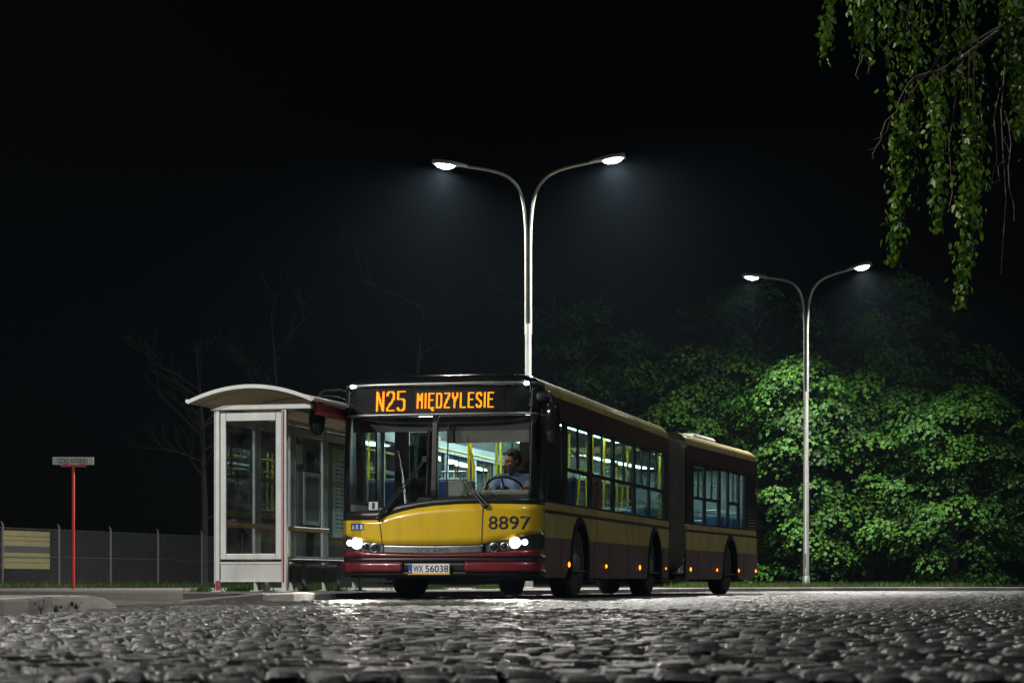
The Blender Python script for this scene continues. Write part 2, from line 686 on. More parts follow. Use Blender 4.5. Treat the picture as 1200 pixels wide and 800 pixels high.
def kerb_run(P, parent, m, zt=KZ, seed=1, ramp=None, L=.98, w=.15, depth=.22):
    """kerb stones end to end along a polyline, each its own piece"""
    r = random.Random(seed)
    cum = [0]
    for i in range(len(P) - 1):
        cum.append(cum[-1] + (Vector(P[i + 1]) - Vector(P[i])).length)

    def at(s):
        for i in range(len(P) - 1):
            if s <= cum[i + 1] or i == len(P) - 2:
                k = (s - cum[i]) / (cum[i + 1] - cum[i])
                return Vector(P[i]).lerp(Vector(P[i + 1]), k)
    s = 0
    while s < cum[-1] - .3:
        e = min(s + L, cum[-1])
        a, b = at(s), at(e)
        t = (b - a).normalized()
        nrm = Vector((-t.y, t.x))
        a = a + t * .006
        b = b - t * .006
        dz = r.uniform(-.004, .004)

        def top(q):
            z = zt + dz
            if ramp:
                z = ramp(q, z)
            return z
        za, zb = top(s), top(e)
        mb = MB()
        c = .018
        prof = [(0, -depth, 0), (0, 'z', -c), (c, 'z', 0), (w - .004, 'z', 0), (w - .004, -depth, 0)]
        vs = []
        for (pt, z) in ((a, za), (b, zb)):
            for (o_, zz, q) in prof:
                p = pt + nrm * o_
                vs.append((p.x, p.y, (z + q) if zz == 'z' else zz + .0))
        n = len(prof)
        fs = [(i, (i + 1) % n, n + (i + 1) % n, n + i) for i in range(n)] + [tuple(range(n - 1, -1, -1)), tuple(range(n, 2 * n))]
        mb.add(vs, fs)
        o = mb.build('kerb_stone', m, parent)
        at_ = o.data.attributes.new('tone', 'FLOAT', 'POINT')
        tv = r.random()
        at_.data.foreach_set('value', [tv] * len(o.data.vertices))
        s = e
    return


kerb_run(EDGE, pavement, M['kerb'], ramp=lambda s, z: z if s > .75 else .012 + (z - .012) * max(0, (s - .05) / .7), seed=3)
kerb_run(ISLE + [(-3.50, 20.4)], island, M['kerblight'], zt=KZ + .010, seed=5, ramp=lambda s, z: z if s < 17.3 else .01 + (z - .01) * max(0, (18.42 - s) / 1.1))


def edge_x(P, y):
    for i in range(len(P) - 1):
        if P[i][1] <= y <= P[i + 1][1]:
            k = (y - P[i][1]) / (P[i + 1][1] - P[i][1])
            return P[i][0] + k * (P[i + 1][0] - P[i][0])
    return None


def road_left(y):
    if y < 19.4:
        return edge_x(ISLE, y) or -3.24
    if y < 25.55:
        return -3.52
    e = edge_x(EDGE, y)
    return e if e is not None else 1e9


road = tag(empty('cobbled_road'), kind='structure')


def stone_variants(n):
    """domed, worn setts: 4x4 top grid plus sides"""
    out = []
    for i in range(n):
        r = np.random.default_rng(100 + i)
        hx, hy = .5 * r.uniform(.84, .95), .5 * r.uniform(.82, .93)
        vs = []
        q = np.array([-1, -.74, .74, 1])
        for b in range(4):
            for a in range(4):
                x, y = q[a], q[b]
                corner = (abs(x) == 1 and abs(y) == 1)
                k = .86 if corner else 1.0
                e = max(abs(x), abs(y))
                z = .0 if e < 1 else -.24
                if corner:
                    z -= .10
                vs.append([x * hx * k + r.normal(0, .014), y * hy * k + r.normal(0, .014), z + r.normal(0, .03)])
        ring = [0, 1, 2, 3, 7, 11, 15, 14, 13, 12, 8, 4]
        base = len(vs)
        for j in ring:
            vs.append([vs[j][0] * 1.02, vs[j][1] * 1.02, -.62])
        fs = []
        for b in range(3):
            for a in range(3):
                fs.append((b * 4 + a, b * 4 + a + 1, b * 4 + a + 5, b * 4 + a + 4))
        for j in range(12):
            k = (j + 1) % 12
            fs.append((ring[j], base + j, base + k, ring[k]))
        fs = [tuple(reversed(f)) if idx >= 9 else f for idx, f in enumerate(fs)]
        out.append((np.array(vs), np.array(fs)))
    return out


VAR = stone_variants(14)
low_v = np.array([[-.46, -.46, -.14], [.46, -.46, -.14], [.46, .46, -.14], [-.46, .46, -.14], [-.26, -.26, 0], [.26, -.26, 0], [.26, .26, 0], [-.26, .26, 0]])
low_f = np.array([(4, 5, 6, 7), (0, 1, 5, 4), (1, 2, 6, 5), (2, 3, 7, 6), (3, 0, 4, 7)])
PITCH = .105


def swell(x, y):
    return .012 * math.sin(x * 1.7 + 1.3 * math.sin(y * .9)) * math.sin(y * 1.15 + .6 * x) + .008 * math.sin(y * 2.7 + x * .8)


stones_near, stones_far = [], []
y = 4.9
row = 0
while y < 68:
    half = .2222 * y * 1.06 + 1.3
    p = PITCH if y < 30 else PITCH * 1.25
    xl, xr = max(-half, road_left(y) + .09), half
    xoff = (row % 2) * .5 + rnd.uniform(-.12, .12)
    x = -half + xoff * p
    arc = .10 * math.sin(y * .35)
    while x < xr:
        w = p * rnd.uniform(.82, 1.25)
        if x > xl:
            z = rnd.gauss(0, .0046) + swell(x, y) * .8 - .004
            if y > 30:
                z *= .6
            (stones_near if y < 30 else stones_far).append((x + w / 2, y + rnd.uniform(-.004, .004) + .02 * math.sin(x * .9 + row * .06), z, w, p, rnd.uniform(-.06, .06), rnd.gauss(0, .032), rnd.gauss(0, .026), rnd.random()))
        x += w
    y += p * rnd.uniform(.95, 1.03)
    row += 1


def stone_matrix(s):
    return (Matrix.Translation((s[0], s[1], s[2])) @ Euler((s[6], s[7], s[5])).to_matrix().to_4x4() @ Matrix.Diagonal((s[3] * .97, s[4] * .97, .056, 1)))


def in_view(s):
    return abs(s[0]) < .2222 * s[1] + .05 and s[1] > 5.45


pick = [i for i, s in enumerate(stones_near) if in_view(s)][:300]
pick_set = set(pick)
vmesh = []
for vi, (vv, vf) in enumerate(VAR):
    me = bpy.data.meshes.new('cobblestone')
    me.from_pydata(vv.tolist(), [], vf.tolist())
    me.shade_smooth()
    me.set_sharp_from_angle(angle=R(50))
    a = me.attributes.new('tone', 'FLOAT', 'POINT')
    a.data.foreach_set('value', [(vi * .37) % 1.0] * len(vv))
    me.materials.append(M['cobble'])
    vmesh.append(me)
# nearest setts: one object each; noise runs in object space, so coordinates are shared with the rest only in look
for i in pick:
    s = stones_near[i]
    o = bpy.data.objects.new('cobblestone', vmesh[i % len(vmesh)])
    COL.objects.link(o)
    o.parent = road
    o.matrix_local = stone_matrix(s)


def join_stones(S, variants, name):
    vs, fs, tn = [], [], []
    n = 0
    for i, s in enumerate(S):
        vv, vf = variants[i % len(variants)]
        mt = np.array(stone_matrix(s))
        p = vv @ mt[:3, :3].T + mt[:3, 3]
        vs.append(p)
        fs.append(vf + n)
        tn.append(np.full(len(vv), s[8]))
        n += len(vv)
    return fast_mesh(name, np.vstack(vs), np.vstack(fs), M['cobble_far'], road, True, np.concatenate(tn))


M['cobble_far'] = M['cobble']
tag(join_stones([s for i, s in enumerate(stones_near) if i not in pick_set and s[1] < 17], VAR, 'distant_cobblestones'), kind='stuff')
tag(join_stones([s for s in stones_near if s[1] >= 17], [(low_v, low_f)], 'remote_cobblestones'), kind='stuff')
tag(join_stones(stones_far, [(low_v, low_f)], 'farthest_cobblestones'), kind='stuff')
# bedding between the setts
bed = fill('joint_bed', [(-3.3, 1), (60, 1), (60, 78), (50, 76), (32, 72), (22, 68.6), (15.5, 65.2), (10.6, 61.6), (7.2, 58), (4.7, 54), (3.1, 50)] + [(-2.44 + bs * t, 28.2 + bc * t) for t in (18, 9, 0)] + [(-2.6, 26.3), (-3.5, 25.5), (-3.5, 19.4), (-3.27, 14.6)], -.026, M['dirt'], road, depth=.02)


# ------------------------------------------------------------------ the bus (local x across, y backwards from the nose, z up)
bus = empty('articulated_bus', (X0, Y0, 0), -TH)
tag(bus, 'yellow and red articulated bus with lit headlights and amber route display beside the shelter', 'bus')
W = 1.275
DN, NN = .45, 3.0
cph, sph = math.cos(PHI), math.sin(PHI)


def TB(p):
    """rear section: swung about the joint"""
    v, u, z = p
    uu = u - UA
    return (v * cph + uu * sph, UA - v * sph + uu * cph, z)


def lean(z):
    q = max(0, min(1.1, (z - 1.0) / 1.65))
    return .14 * q ** 1.3 + (.10 * ((.42 - z) / .15) ** 2 if z < .42 else 0) * .4


def FP(v, z, off=0.0):
    """point on the curved front; off > 0 stands proud of it"""
    k = min(abs(v) / W, .99999)
    u = DN * (1 - (1 - k ** NN) ** (1 / NN)) + lean(z)
    # outward normal in plan
    e = 1e-3
    k2 = min(max(abs(v) - e, 0) / W, .9999)
    u2 = DN * (1 - (1 - k2 ** NN) ** (1 / NN)) + lean(z)
    du = (u - u2) / e * (1 if v >= 0 else -1)
    n = Vector((du, -1)).normalized()
    return (v + n.x * off, u + n.y * off, z)


def vcols(va, vb, n=26):
    """columns of v, denser where the front turns the corner"""
    def a_of(v):
        k = min(abs(v) / W, 1.0)
        return math.copysign(math.asin(k ** (NN / 2)), v)
    a0, a1 = a_of(va), a_of(vb)
    cols = []
    for i in range(n + 1):
        a = a0 + (a1 - a0) * i / n
        cols.append(math.copysign(W * abs(math.sin(a)) ** (2 / NN), a))
    # even spread in the middle
    lin = [va + (vb - va) * i / n for i in range(n + 1)]
    return sorted(set(round(c, 4) for c in cols + lin))


def fpatch(va, vb, zb, zt, rows=4, off=0.0, ext=(False, False), n=26, uend=.62, solid=.02):
    """patch of the front between two height curves"""
    fb = zb if callable(zb) else (lambda v: zb)
    ft = zt if callable(zt) else (lambda v: zt)
    cols = vcols(va, vb, n)
    mb = MB()
    P = []

    def col(v, uo=None):
        r = []
        for k in range(rows + 1):
            z = fb(v) + (ft(v) - fb(v)) * k / rows
            if uo is None:
                r.append(FP(v, z, off))
            else:
                r.append((math.copysign(W + off, v), uo, z))
        return r
    if ext[0]:
        P.append(col(cols[0], uend))
    P += [col(v) for v in cols]
    if ext[1]:
        P.append(col(cols[-1], uend))
    vs = [p for c in P for p in c]
    m = rows + 1
    fs = []
    for i in range(len(P) - 1):
        for k in range(rows):
            a = [i * m + k, (i + 1) * m + k, (i + 1) * m + k + 1, i * m + k + 1]
            fs.append(tuple(a))
    mb.add(vs, fs)
    return mb


def interp(tab):
    xs = [a for a, b in tab]
    ys = [b for a, b in tab]
    return lambda v: float(np.interp(v, xs, ys))


y_top = interp([(-1.3, .985), (-.74, .985), (-.70, .99), (-.64, 1.012), (-.55, 1.05), (-.41, 1.09), (-.2, 1.132), (0, 1.156), (.3, 1.175), (.65, 1.18), (1.3, 1.17)])
y_bot = interp([(-1.3, .805), (-1.2, .80), (-.66, .682), (-.4, .675), (0, .672), (.4, .675), (.63, .682), (1.2, .80), (1.3, .805)])
g_bot = lambda v: y_top(v) + (.115 if v < -.7 else .085 + .03 * max(0, min(1, (-.3 - v) / .4)))
h_bot = interp([(-1.3, .625), (-1.2, .62), (-.66, .578), (0, .555), (.63, .578), (1.2, .62), (1.3, .625)])

E2 = (True, True)
front = fpatch(-1.265, 1.265, y_bot, y_top, 5, .004, E2).build('front_panel', M['yellow'], bus, smooth=50, solid=.02)
# seams of the hatch
for vv, z0, z1 in ((-.70, .69, .985), (.635, .69, 1.175)):
    mb = MB()
    for k in range(8):
        za, zb = z0 + (z1 - z0) * k / 8, z0 + (z1 - z0) * (k + 1) / 8
        x = vv + (.035 * (1 - k / 8) if vv < 0 else -.02 * (1 - k / 8))
        mb.box(x - .006, x + .006, FP(x, za)[1] - .007, FP(x, za)[1] + .01, za, zb)
    mb.build('panel_seam', M['black'], front)
fpatch(-1.265, 1.265, y_top, g_bot, 2, .0, E2).build('windscreen_sill', M['black'], bus, smooth=50, solid=.02)
# windscreen: two panes, centre post, corner posts, header
fpatch(-1.185, -.035, g_bot, 2.285, 10, -.006).build('windscreen_pane', M['screen'], bus, smooth=60)
fpatch(.035, 1.185, g_bot, 2.285, 10, -.006).build('windscreen_pane', M['screen'], bus, smooth=60)
fpatch(-.035, .035, g_bot, 2.285, 8, .004, n=4).build('windscreen_post', M['black'], bus, smooth=50, solid=.05)
fpatch(-1.265, -1.185, g_bot, 2.285, 8, .0, (True, False), n=8).build('windscreen_post', M['black'], bus, smooth=50, solid=.04)
fpatch(1.185, 1.265, g_bot, 2.285, 8, .0, (False, True), n=8).build('windscreen_post', M['black'], bus, smooth=50, solid=.04)
fpatch(-1.265, 1.265, 2.285, 2.312, 1, .006, E2).build('windscreen_header', M['steel'], bus, smooth=50, solid=.04)
# destination box
fpatch(-1.18, 1.18, 2.312, 2.66, 5, -.006).build('display_glass', M['dglass'], bus, smooth=60)
for sg in (-1, 1):
    a, b = sorted((sg * 1.18, sg * 1.265))
    fpatch(a, b, 2.312, 2.66, 4, .002, (sg < 0, sg > 0), n=8).build('display_surround', M['black'], bus, smooth=50, solid=.03)
fpatch(-1.265, 1.265, 2.66, 2.70, 2, .004, E2).build('display_rim', M['steel'], bus, smooth=50, solid=.03)
display = fpatch(-1.17, 1.17, 2.315, 2.655, 2, -.045).build('display_board', M['dash'], bus, smooth=50)
fpatch(-.28, .86, 2.325, 2.60, 2, -.037, n=12).build('display_module', pm('display_module', (.05, .05, .052), .4), display, smooth=50)

SEG = {
    'N': [[(0, 0), (0, 1)], [(0, 1), (1, 0)], [(1, 0), (1, 1)]],
    '2': [[(0, .8), (.15, 1), (.85, 1), (1, .8), (1, .62), (0, .12), (0, 0), (1, 0)]],
    '5': [[(1, 1), (0, 1), (0, .6), (.8, .6), (1, .48), (1, .15), (.8, 0), (.2, 0), (0, .15)]],
    'M': [[(0, 0), (0, 1), (.5, .55), (1, 1), (1, 0)]],
    'I': [[(.0, 0), (.0, 1)]],
    'E': [[(1, 1), (0, 1), (0, 0), (1, 0)], [(0, .52), (.75, .52)]],
    'Q': [[(1, 1), (0, 1), (0, 0), (1, 0)], [(0, .52), (.75, .52)], [(.85, 0), (.6, -.12), (1, -.17)]],
    'D': [[(0, 0), (0, 1), (.7, 1), (1, .8), (1, .2), (.7, 0), (0, 0)]],
    'Z': [[(0, 1), (1, 1), (1, .85), (0, .15), (0, 0), (1, 0)]],
    'Y': [[(0, 1), (0, .8), (.5, .48), (.5, 0)], [(1, 1), (1, .8), (.5, .48)]],
    'L': [[(0, 1), (0, 0), (1, 0)]],
    'S': [[(1, .85), (.8, 1), (.2, 1), (0, .85), (0, .65), (1, .35), (1, .15), (.8, 0), (.2, 0), (0, .15)]],
}


def led_text(txt, va, vb, za, zb, rows, wcols, name):
    """dots of an LED matrix, two dots to a stroke; each character its own piece"""
    total = sum((2 if c == 'I' else wcols) + 2 for c in txt) - 2
    dv, dz = (vb - va) / total, (zb - za) / rows
    x = 0
    for ch in txt:
        dots = set()
        wd = 2 if ch == 'I' else wcols
        for line in SEG[ch]:
            for (p, q) in zip(line[:-1], line[1:]):
                for k in range(41):
                    t = k / 40
                    cx = (p[0] + (q[0] - p[0]) * t) * (wd - 2)
                    cyy = (p[1] + (q[1] - p[1]) * t) * (rows - 1)
                    for dx in (0, 1):
                        dots.add((x + int(round(cx)) + dx, int(round(cyy))))
        mb = MB()
        for (i, j) in sorted(dots):
            v0, z0 = va + i * dv, za + j * dz
            a = FP(v0 + dv * .03, z0, -.033)
            b = FP(v0 + dv * .97, z0, -.033)
            mb.add([(a[0], a[1], z0 + dz * .03), (b[0], b[1], z0 + dz * .03), (b[0], b[1], z0 + dz * .97), (a[0], a[1], z0 + dz * .97)], [(0, 1, 2, 3)])
        mb.build(name, M['led'], display)
        x += wd + 2


led_text('N25', -.800, -.405, 2.348, 2.598, 16, 8, 'route_digit')
led_text('MIQDZYLESIE', -.255, .73, 2.372, 2.566, 12, 7, 'destination_letter')

# grille strip with raised lettering
chrome = fpatch(-.655, .63, h_bot, lambda v: y_bot(v) - .006, 5, .012).build('grille_strip', M['chrome'], bus, smooth=60, solid=.02)
p, f = text_faces('SOLARIS', .062, .42, .012)
mb = MB()
mb.add([FP(-.21 + a, .572 + b, .016) for a, b in p], f)
mb.build('lettering', pm('embossed_letters', (.10, .10, .105), .4, .3), chrome)
# bumper
bumper = fpatch(-1.265, 1.265, .525, lambda v: h_bot(v) - .003, 2, .012, E2).build('bumper', M['red'], bus, smooth=50, solid=.03)
fpatch(-1.265, 1.265, .462, .525, 2, -.006, E2).build('bumper_groove', M['black'], bumper, smooth=50, solid=.02)
fpatch(-1.265, -.40, .335, .462, 3, .016, (True, False)).build('bumper_face', M['red'], bumper, smooth=50, solid=.03)
fpatch(.40, 1.265, .335, .462, 3, .016, (False, True)).build('bumper_face', M['red'], bumper, smooth=50, solid=.03)
fpatch(-.40, .40, .335, .462, 3, -.02).build('plate_recess', M['black'], bumper, smooth=50, solid=.02)
fpatch(-1.265, 1.265, .285, .335, 2, .0, E2).build('bumper_lip', M['black'], bumper, smooth=50, solid=.03)
# number plate
plate = MB().cbox(-.31, .215, -.032, -.018, .318, .442, .004).build('number_plate', M['plate'], bus)
MB().box(-.308, -.262, -.0345, -.0325, .321, .439).build('blue_strip', M['blue'], plate)
MB().box(-.32, .225, -.030, -.012, .306, .318).build('plate_holder', pm('plate_holder_orange', (.75, .35, .02), .5), plate)
p, f = text_faces('PL', .026, .030, .0)
mb = MB()
mb.add([(-.300 + a, -.0362, .330 + b) for a, b in p], f)
mb.build('country_letters', M['white'], plate)
for txt, xa, wd in (('WX', -.248, .125), ('56038', -.093, .295)):
    p, f = text_faces(txt, .085, wd, .012)
    mb = MB()
    mb.add([(xa + a, -.0345, .337 + b) for a, b in p], f)
    mb.build('plate_characters', M['ink'], plate)
# fleet number, stickers
p, f = text_faces('8897', .165, .49, .004)
mb = MB()
mb.add([FP(.70 + a, .862 + b, .009) for a, b in p], f)
mb.build('fleet_number', M['navy'], front)
st = fpatch(-1.10, -.915, .862, .945, 1, .008, n=8).build('blue_sticker', M['blue'], front)
for k, c in enumerate((-1.065, -1.008, -.948)):
    mb = MB()
    tp = .25 if k == 0 else (1.0 if k == 1 else .7)
    mb.add([FP(c - .020, .876, .011), FP(c + .020, .876, .011), FP(c + .016, .908, .011), FP(c + .018 * tp, .932, .011), FP(c - .018 * tp, .932, .011), FP(c - .012, .905, .011)], [(0, 1, 2, 3, 4, 5)])
    mb.build('pictogram', M['white'], st)
card = fpatch(-.86, -.735, 1.115, 1.215, 1, -.02, n=4).build('route_card', M['white'], bus)
p, f = text_faces('1', .078, .036, .004)
mb = MB()
mb.add([FP(-.813 + a, 1.127 + b, -.016) for a, b in p], f)
mb.build('card_number', M['ink'], card)

# headlights
for sg in (-1, 1):
    va, vb = sorted((sg * 1.262, sg * .66))
    h = fpatch(va, vb, lambda v: h_bot(v) + .004, lambda v: y_bot(v) - .004, 4, -.03, (sg < 0, sg > 0)).build('headlight', M['chrome'], bus, smooth=50)
    fpatch(va, vb, lambda v: h_bot(v) + .004, lambda v: y_bot(v) - .004, 4, .006, (sg < 0, sg > 0)).build('lens_cover', M['screen'], h, smooth=60)
    for (vv, z, r, lit) in ((1.02, .70, .070, 1), (1.135, .705, .036, 2), (.765, .640, .050, 0), (.89, .655, .040, 0)):
        q = FP(sg * vv, z, -.012)
        Mx = Matrix.Translation(q) @ Matrix.Rotation(R(90), 4, 'X') @ Matrix.Rotation(0, 4, 'Z')
        MB().lathe([(r * 1.2, -.03), (r * 1.2, .012), (r * 1.02, .014), (r * .98, -.005), (.001, -.02)], 20, Mx).build('lamp_ring', M['chrome'] if not lit else M['steel'], h, smooth=40)
        mt = {0: M['blackgloss'], 1: M['lamp_head'], 2: M['lamp_head2']}[lit]
        MB().lathe([(r * .96, -.012), (r * .8, .004), (r * .45, .012), (.001, .014)], 20, Mx).build('lamp_bulb', mt, h, smooth=60)
    ld = bpy.data.lights.new('headlamp_beam', 'SPOT')
    ld.energy = 380
    ld.color = (1, .93, .82)
    ld.spot_size = R(75)
    ld.spot_blend = .6
    ld.shadow_soft_size = .06
    lo = bpy.data.objects.new('headlamp_beam', ld)
    COL.objects.link(lo)
    lo.parent = bus
    q = FP(sg * 1.02, .70, .06)
    lo.location = q
    lo.rotation_euler = (R(90 - 12), 0, R(180))
# corner lamps above the windscreen
for sg in (-1, 1):
    q = Vector(FP(sg * 1.12, 2.672, .012))
    c = MB().ellipsoid(q, (.032, .03, .022), 12, 8).build('corner_lamp', M['lamp_corner'], bus, smooth=60)
    MB().ellipsoid(q + Vector((0, .02, 0)), (.05, .03, .032), 12, 8).build('lamp_base', M['black'], c, smooth=60)

# wipers
for (pv, ez, hv, hz, bv, z0, z1) in ((-.72, 1.01, -.11, 1.72, -.085, 1.30, 2.16), (.64, 1.15, .24, 1.62, .165, 1.30, 2.16)):
    wmb = MB()
    for dd in (0, .045):
        wmb.tube([FP(pv + dd, ez + dd * .3, .05), FP((pv + hv) / 2 + dd, (ez + hz) / 2, .075), FP(hv + dd * .5, hz + .02, .05)], [.014, .010, .008], 6)
    wmb.ellipsoid(FP(pv + .02, ez, .04), (.045, .03, .03), 10, 6)
    wmb.box(hv - .03, hv + .03, FP(hv, hz, .055)[1] - .01, FP(hv, hz, .03)[1], hz - .02, hz + .05)
    wp = wmb.build('wiper', M['black'], bus, smooth=40)
    MB().tube([FP(bv + .02 * (z - z0), z, .022) for z in np.linspace(z0, z1, 8)], [.010] * 7 + [.006], 5).build('blade', M['rubber'], wp, smooth=60)

# mirrors
mr = MB()
mr.tube([(-1.20, .52, 2.60), (-1.34, .36, 2.64), (-1.50, .22, 2.62), (-1.57, .20, 2.53)], .018, 8)
mr.tube([(-1.22, .50, 2.50), (-1.38, .38, 2.56), (-1.54, .24, 2.56)], .014, 8)
m1 = mr.build('mirror', M['black'], bus, smooth=60)
MB().ellipsoid((0, 0, 0), (.105, .075, .25), 16, 14).build('mirror_head', M['blackgloss'], m1, T=lambda p: (-1.575 + .105 * math.copysign(abs(p[0] / .105) ** .7, p[0]), .20 + p[1], 2.295 + .235 * math.copysign(abs(p[2] / .25) ** .7, p[2])), smooth=70)
mr = MB()
mr.cbox(1.20, 1.40, .36, .56, 2.44, 2.58, .03)
mr.tube([(1.34, .42, 2.52), (1.42, .30, 2.52), (1.45, .25, 2.42)], .02, 8)
m2 = mr.build('mirror', M['black'], bus, smooth=50)
MB().ellipsoid((0, 0, 0), (.105, .075, .25), 16, 14).build('mirror_head', M['blackgloss'], m2, T=lambda p: (1.455 + .095 * math.copysign(abs(p[0] / .105) ** .7, p[0]), .24 + p[1], 2.17 + .26 * math.copysign(abs(p[2] / .25) ** .7, p[2])), smooth=70)


# ---- sides
def strip(u0, u1, zlo, zhi, arches=(), side=1, off=0.0):
    us = set(np.linspace(u0, u1, max(2, int((u1 - u0) / .4) + 1)).round(4))
    for uc in arches:
        for k in range(-16, 17):
            u = uc + .60 * math.sin(math.pi / 2 * k / 16)
            if u0 < u < u1:
                us.add(round(u, 4))
    us = sorted(us)
    fl = zlo if callable(zlo) else (lambda u: zlo)
    mb = MB()
    C = []
    for u in us:
        lo = fl(u)
        for uc in arches:
            if abs(u - uc) <= .6001:
                lo = max(lo, .46 + math.sqrt(max(0, .36 - (u - uc) ** 2)))
        C.append((u, min(lo, zhi)))
    x = side * (W + off)
    for (ua, la), (ub, lb) in zip(C[:-1], C[1:]):
        if la >= zhi - 1e-5 and lb >= zhi - 1e-5:
            continue
        q = [(x, ua, la), (x, ub, lb), (x, ub, zhi), (x, ua, zhi)]
        if side < 0:
            q.reverse()
        mb.add(q, [(0, 1, 2, 3)])
    return mb


def weld(o):
    w = o.modifiers.new('weld', 'WELD')
    w.merge_threshold = .0005
    o.modifiers.move(len(o.modifiers) - 1, 0)
    return o


ARA, ARB = (2.78, 8.62), (15.27,)
SEC = ((.62, 9.95, ARA, None), (11.68, 17.72, ARB, TB))
rear_cut = lambda u: .272 if u < 17.4 else .272 + (u - 17.4) * .38
for (ua, ub, ar, T) in SEC:
    for sd in (1, -1):
        zl = rear_cut if T else .272
        weld(strip(ua, ub, zl, .775, ar, sd).build('skirt_panel', M['skirt'], bus, T=T, solid=.025))
        weld(strip(ua, ub, .775, 1.215, ar, sd, .003).build('side_panel', M['ydim'], bus, T=T, solid=.025))
        weld(strip(ua, ub, 1.085, 1.125, (), sd, .009).build('side_stripe', M['maroon'], bus, T=T, solid=.012))
        weld(strip(ua, ub, 2.32, 2.575, (), sd, .0).build('upper_panel', M['maroon'], bus, T=T, solid=.025))
        # skirt joints and arch trims
        for uj in ([1.6, 3.75, 4.9, 6.3, 7.6, 9.4] if not T else [12.6, 13.6, 16.5]):
            MB().box(sd * (W + .001) - .002, sd * (W + .001) + .003, uj - .006, uj + .006, .28, .772).build('panel_joint', M['black'], bus, T=T)
        for uc in ar:
            mb = MB()
            n = 22
            for k in range(n + 1):
                a = math.pi * (-.10 + 1.20 * k / n)
                for rr, xx in ((.555, -.03), (.555, .022), (.60, .026), (.635, .006)):
                    mb.v.append((sd * (W + xx), uc + rr * math.cos(a), .46 + rr * math.sin(a)))
            for k in range(n):
                for j in range(3):
                    i0 = k * 4 + j
                    mb.f.append((i0, i0 + 4, i0 + 5, i0 + 1))
            mb.build('wheel_arch', M['black'], bus, T=T, smooth=50)
            mb = MB()
            for k in range(n + 1):
                a = math.pi * (-.12 + 1.24 * k / n)
                for xx in (.62, W - .01):
                    mb.v.append((sd * xx, uc + .61 * math.cos(a), .46 + .61 * math.sin(a)))
            for k in range(n):
                mb.f.append((k * 2, k * 2 + 2, k * 2 + 3, k * 2 + 1))
            mb.add([(sd * .62, uc + .61 * math.cos(math.pi * q / 12), .46 + .61 * math.sin(math.pi * q / 12)) for q in range(13)], [tuple(range(13))])
            mb.build('wheel_housing', M['dash'], bus, T=T)

# window bands: frames (posts and rails) and every pane on its own
WIN_A = [(1.98, 3.42, 1), (3.62, 5.10, 1), (5.28, 6.76, 1), (6.94, 8.10, 1), (8.22, 9.44, 1)]
WIN_B = [(12.23, 13.06, 1), (13.19, 14.26, 1), (14.44, 15.05, 0), (15.17, 15.99, 1), (16.12, 16.55, 0)]


def window_band(wins, ua, ub, sd, T, z0=1.215, z1=2.32):
    fr = MB()
    x0, x1 = sorted((sd * (W - .035), sd * (W + .002)))
    zb, zt = 1.24, 2.295
    fr.box(x0, x1, ua, ub, z0, zb)
    fr.box(x0, x1, ua, ub, zt, z1)
    prev = ua
    for (a, b, _) in wins:
        fr.box(x0, x1, prev, a, zb, zt)
        prev = b
    fr.box(x0, x1, prev, ub, zb, zt)
    xg0, xg1 = sorted((sd * (W - .022), sd * (W - .016)))
    F = fr.build('window_frame', M['black'], bus, T=T)
    for (a, b, k) in wins:
        if k:
            rails = MB()
            rails.box(min(sd * (W - .03), sd * (W + .001)), max(sd * (W - .03), sd * (W + .001)), a, b, 1.66, 1.71)
            rails.box(min(sd * (W - .028), sd * (W - .002)), max(sd * (W - .028), sd * (W - .002)), (a + b) / 2 - .022, (a + b) / 2 + .022, 1.71, zt)
            rails.build('window_rail', M['black'], F, T=T)
            for (c, d, e, g_) in ((a, b, zb, 1.66), (a, (a + b) / 2 - .022, 1.71, zt), ((a + b) / 2 + .022, b, 1.71, zt)):
                MB().box(xg0, xg1, c, d, e, g_).build('window_pane', M['glass'], F, T=T)
        else:
            MB().box(xg0, xg1, a, b, zb, zt).build('window_pane', M['glass'], F, T=T)
    return F


window_band([(.80, 1.78, 0)] + WIN_A, .62, 9.95, 1, None)
fb_ = window_band(WIN_B, 11.68, 16.78, 1, TB)
window_band([(.78, 1.72, 0)] + WIN_A, .62, 9.95, -1, None)
window_band(WIN_B, 11.68, 17.72, -1, TB)
# engine grille beside the last window
gr = MB().box(W - .05, W - .01, 16.78, 17.72, 1.215, 2.32).build('engine_grille', M['black'], bus, T=TB)
for k in range(17):
    z = 1.27 + k * .056
    MB().add([], []) if False else None
    mb = MB()
    mb.add([(W - .012, 16.86, z), (W - .012, 17.66, z), (W + .004, 17.66, z - .022), (W + .004, 16.86, z - .022), (W - .012, 16.86, z + .010), (W - .012, 17.66, z + .010), (W + .006, 17.66, z - .012), (W + .006, 16.86, z - .012)],
           [(0, 1, 2, 3), (7, 6, 5, 4), (0, 4, 5, 1), (1, 5, 6, 2), (2, 6, 7, 3), (3, 7, 4, 0)])
    mb.build('grille_slat', M['blackgloss'], gr, T=TB)
# doors on the kerb side: two leaves with tall panes
for (da, db, T) in ((.70, 1.86, None), (4.55, 5.85, None), (12.5, 13.8, TB)):
    for k in (0, 1):
        a, b = da + (db - da) * k / 2 + .01, da + (db - da) * (k + 1) / 2 - .01
        d = MB()
        x0, x1 = -W - .014, -W - .004
        d.box(x0, x1, a, a + .07, .34, 2.25)
        d.box(x0, x1, b - .07, b, .34, 2.25)
        d.box(x0, x1, a + .07, b - .07, .34, .46)
        d.box(x0, x1, a + .07, b - .07, 2.17, 2.25)
        D = d.build('door_leaf', M['black'], bus, T=T)
        MB().box(-W - .011, -W - .007, a + .07, b - .07, .46, 2.17).build('door_pane', M['tint'], D, T=T)


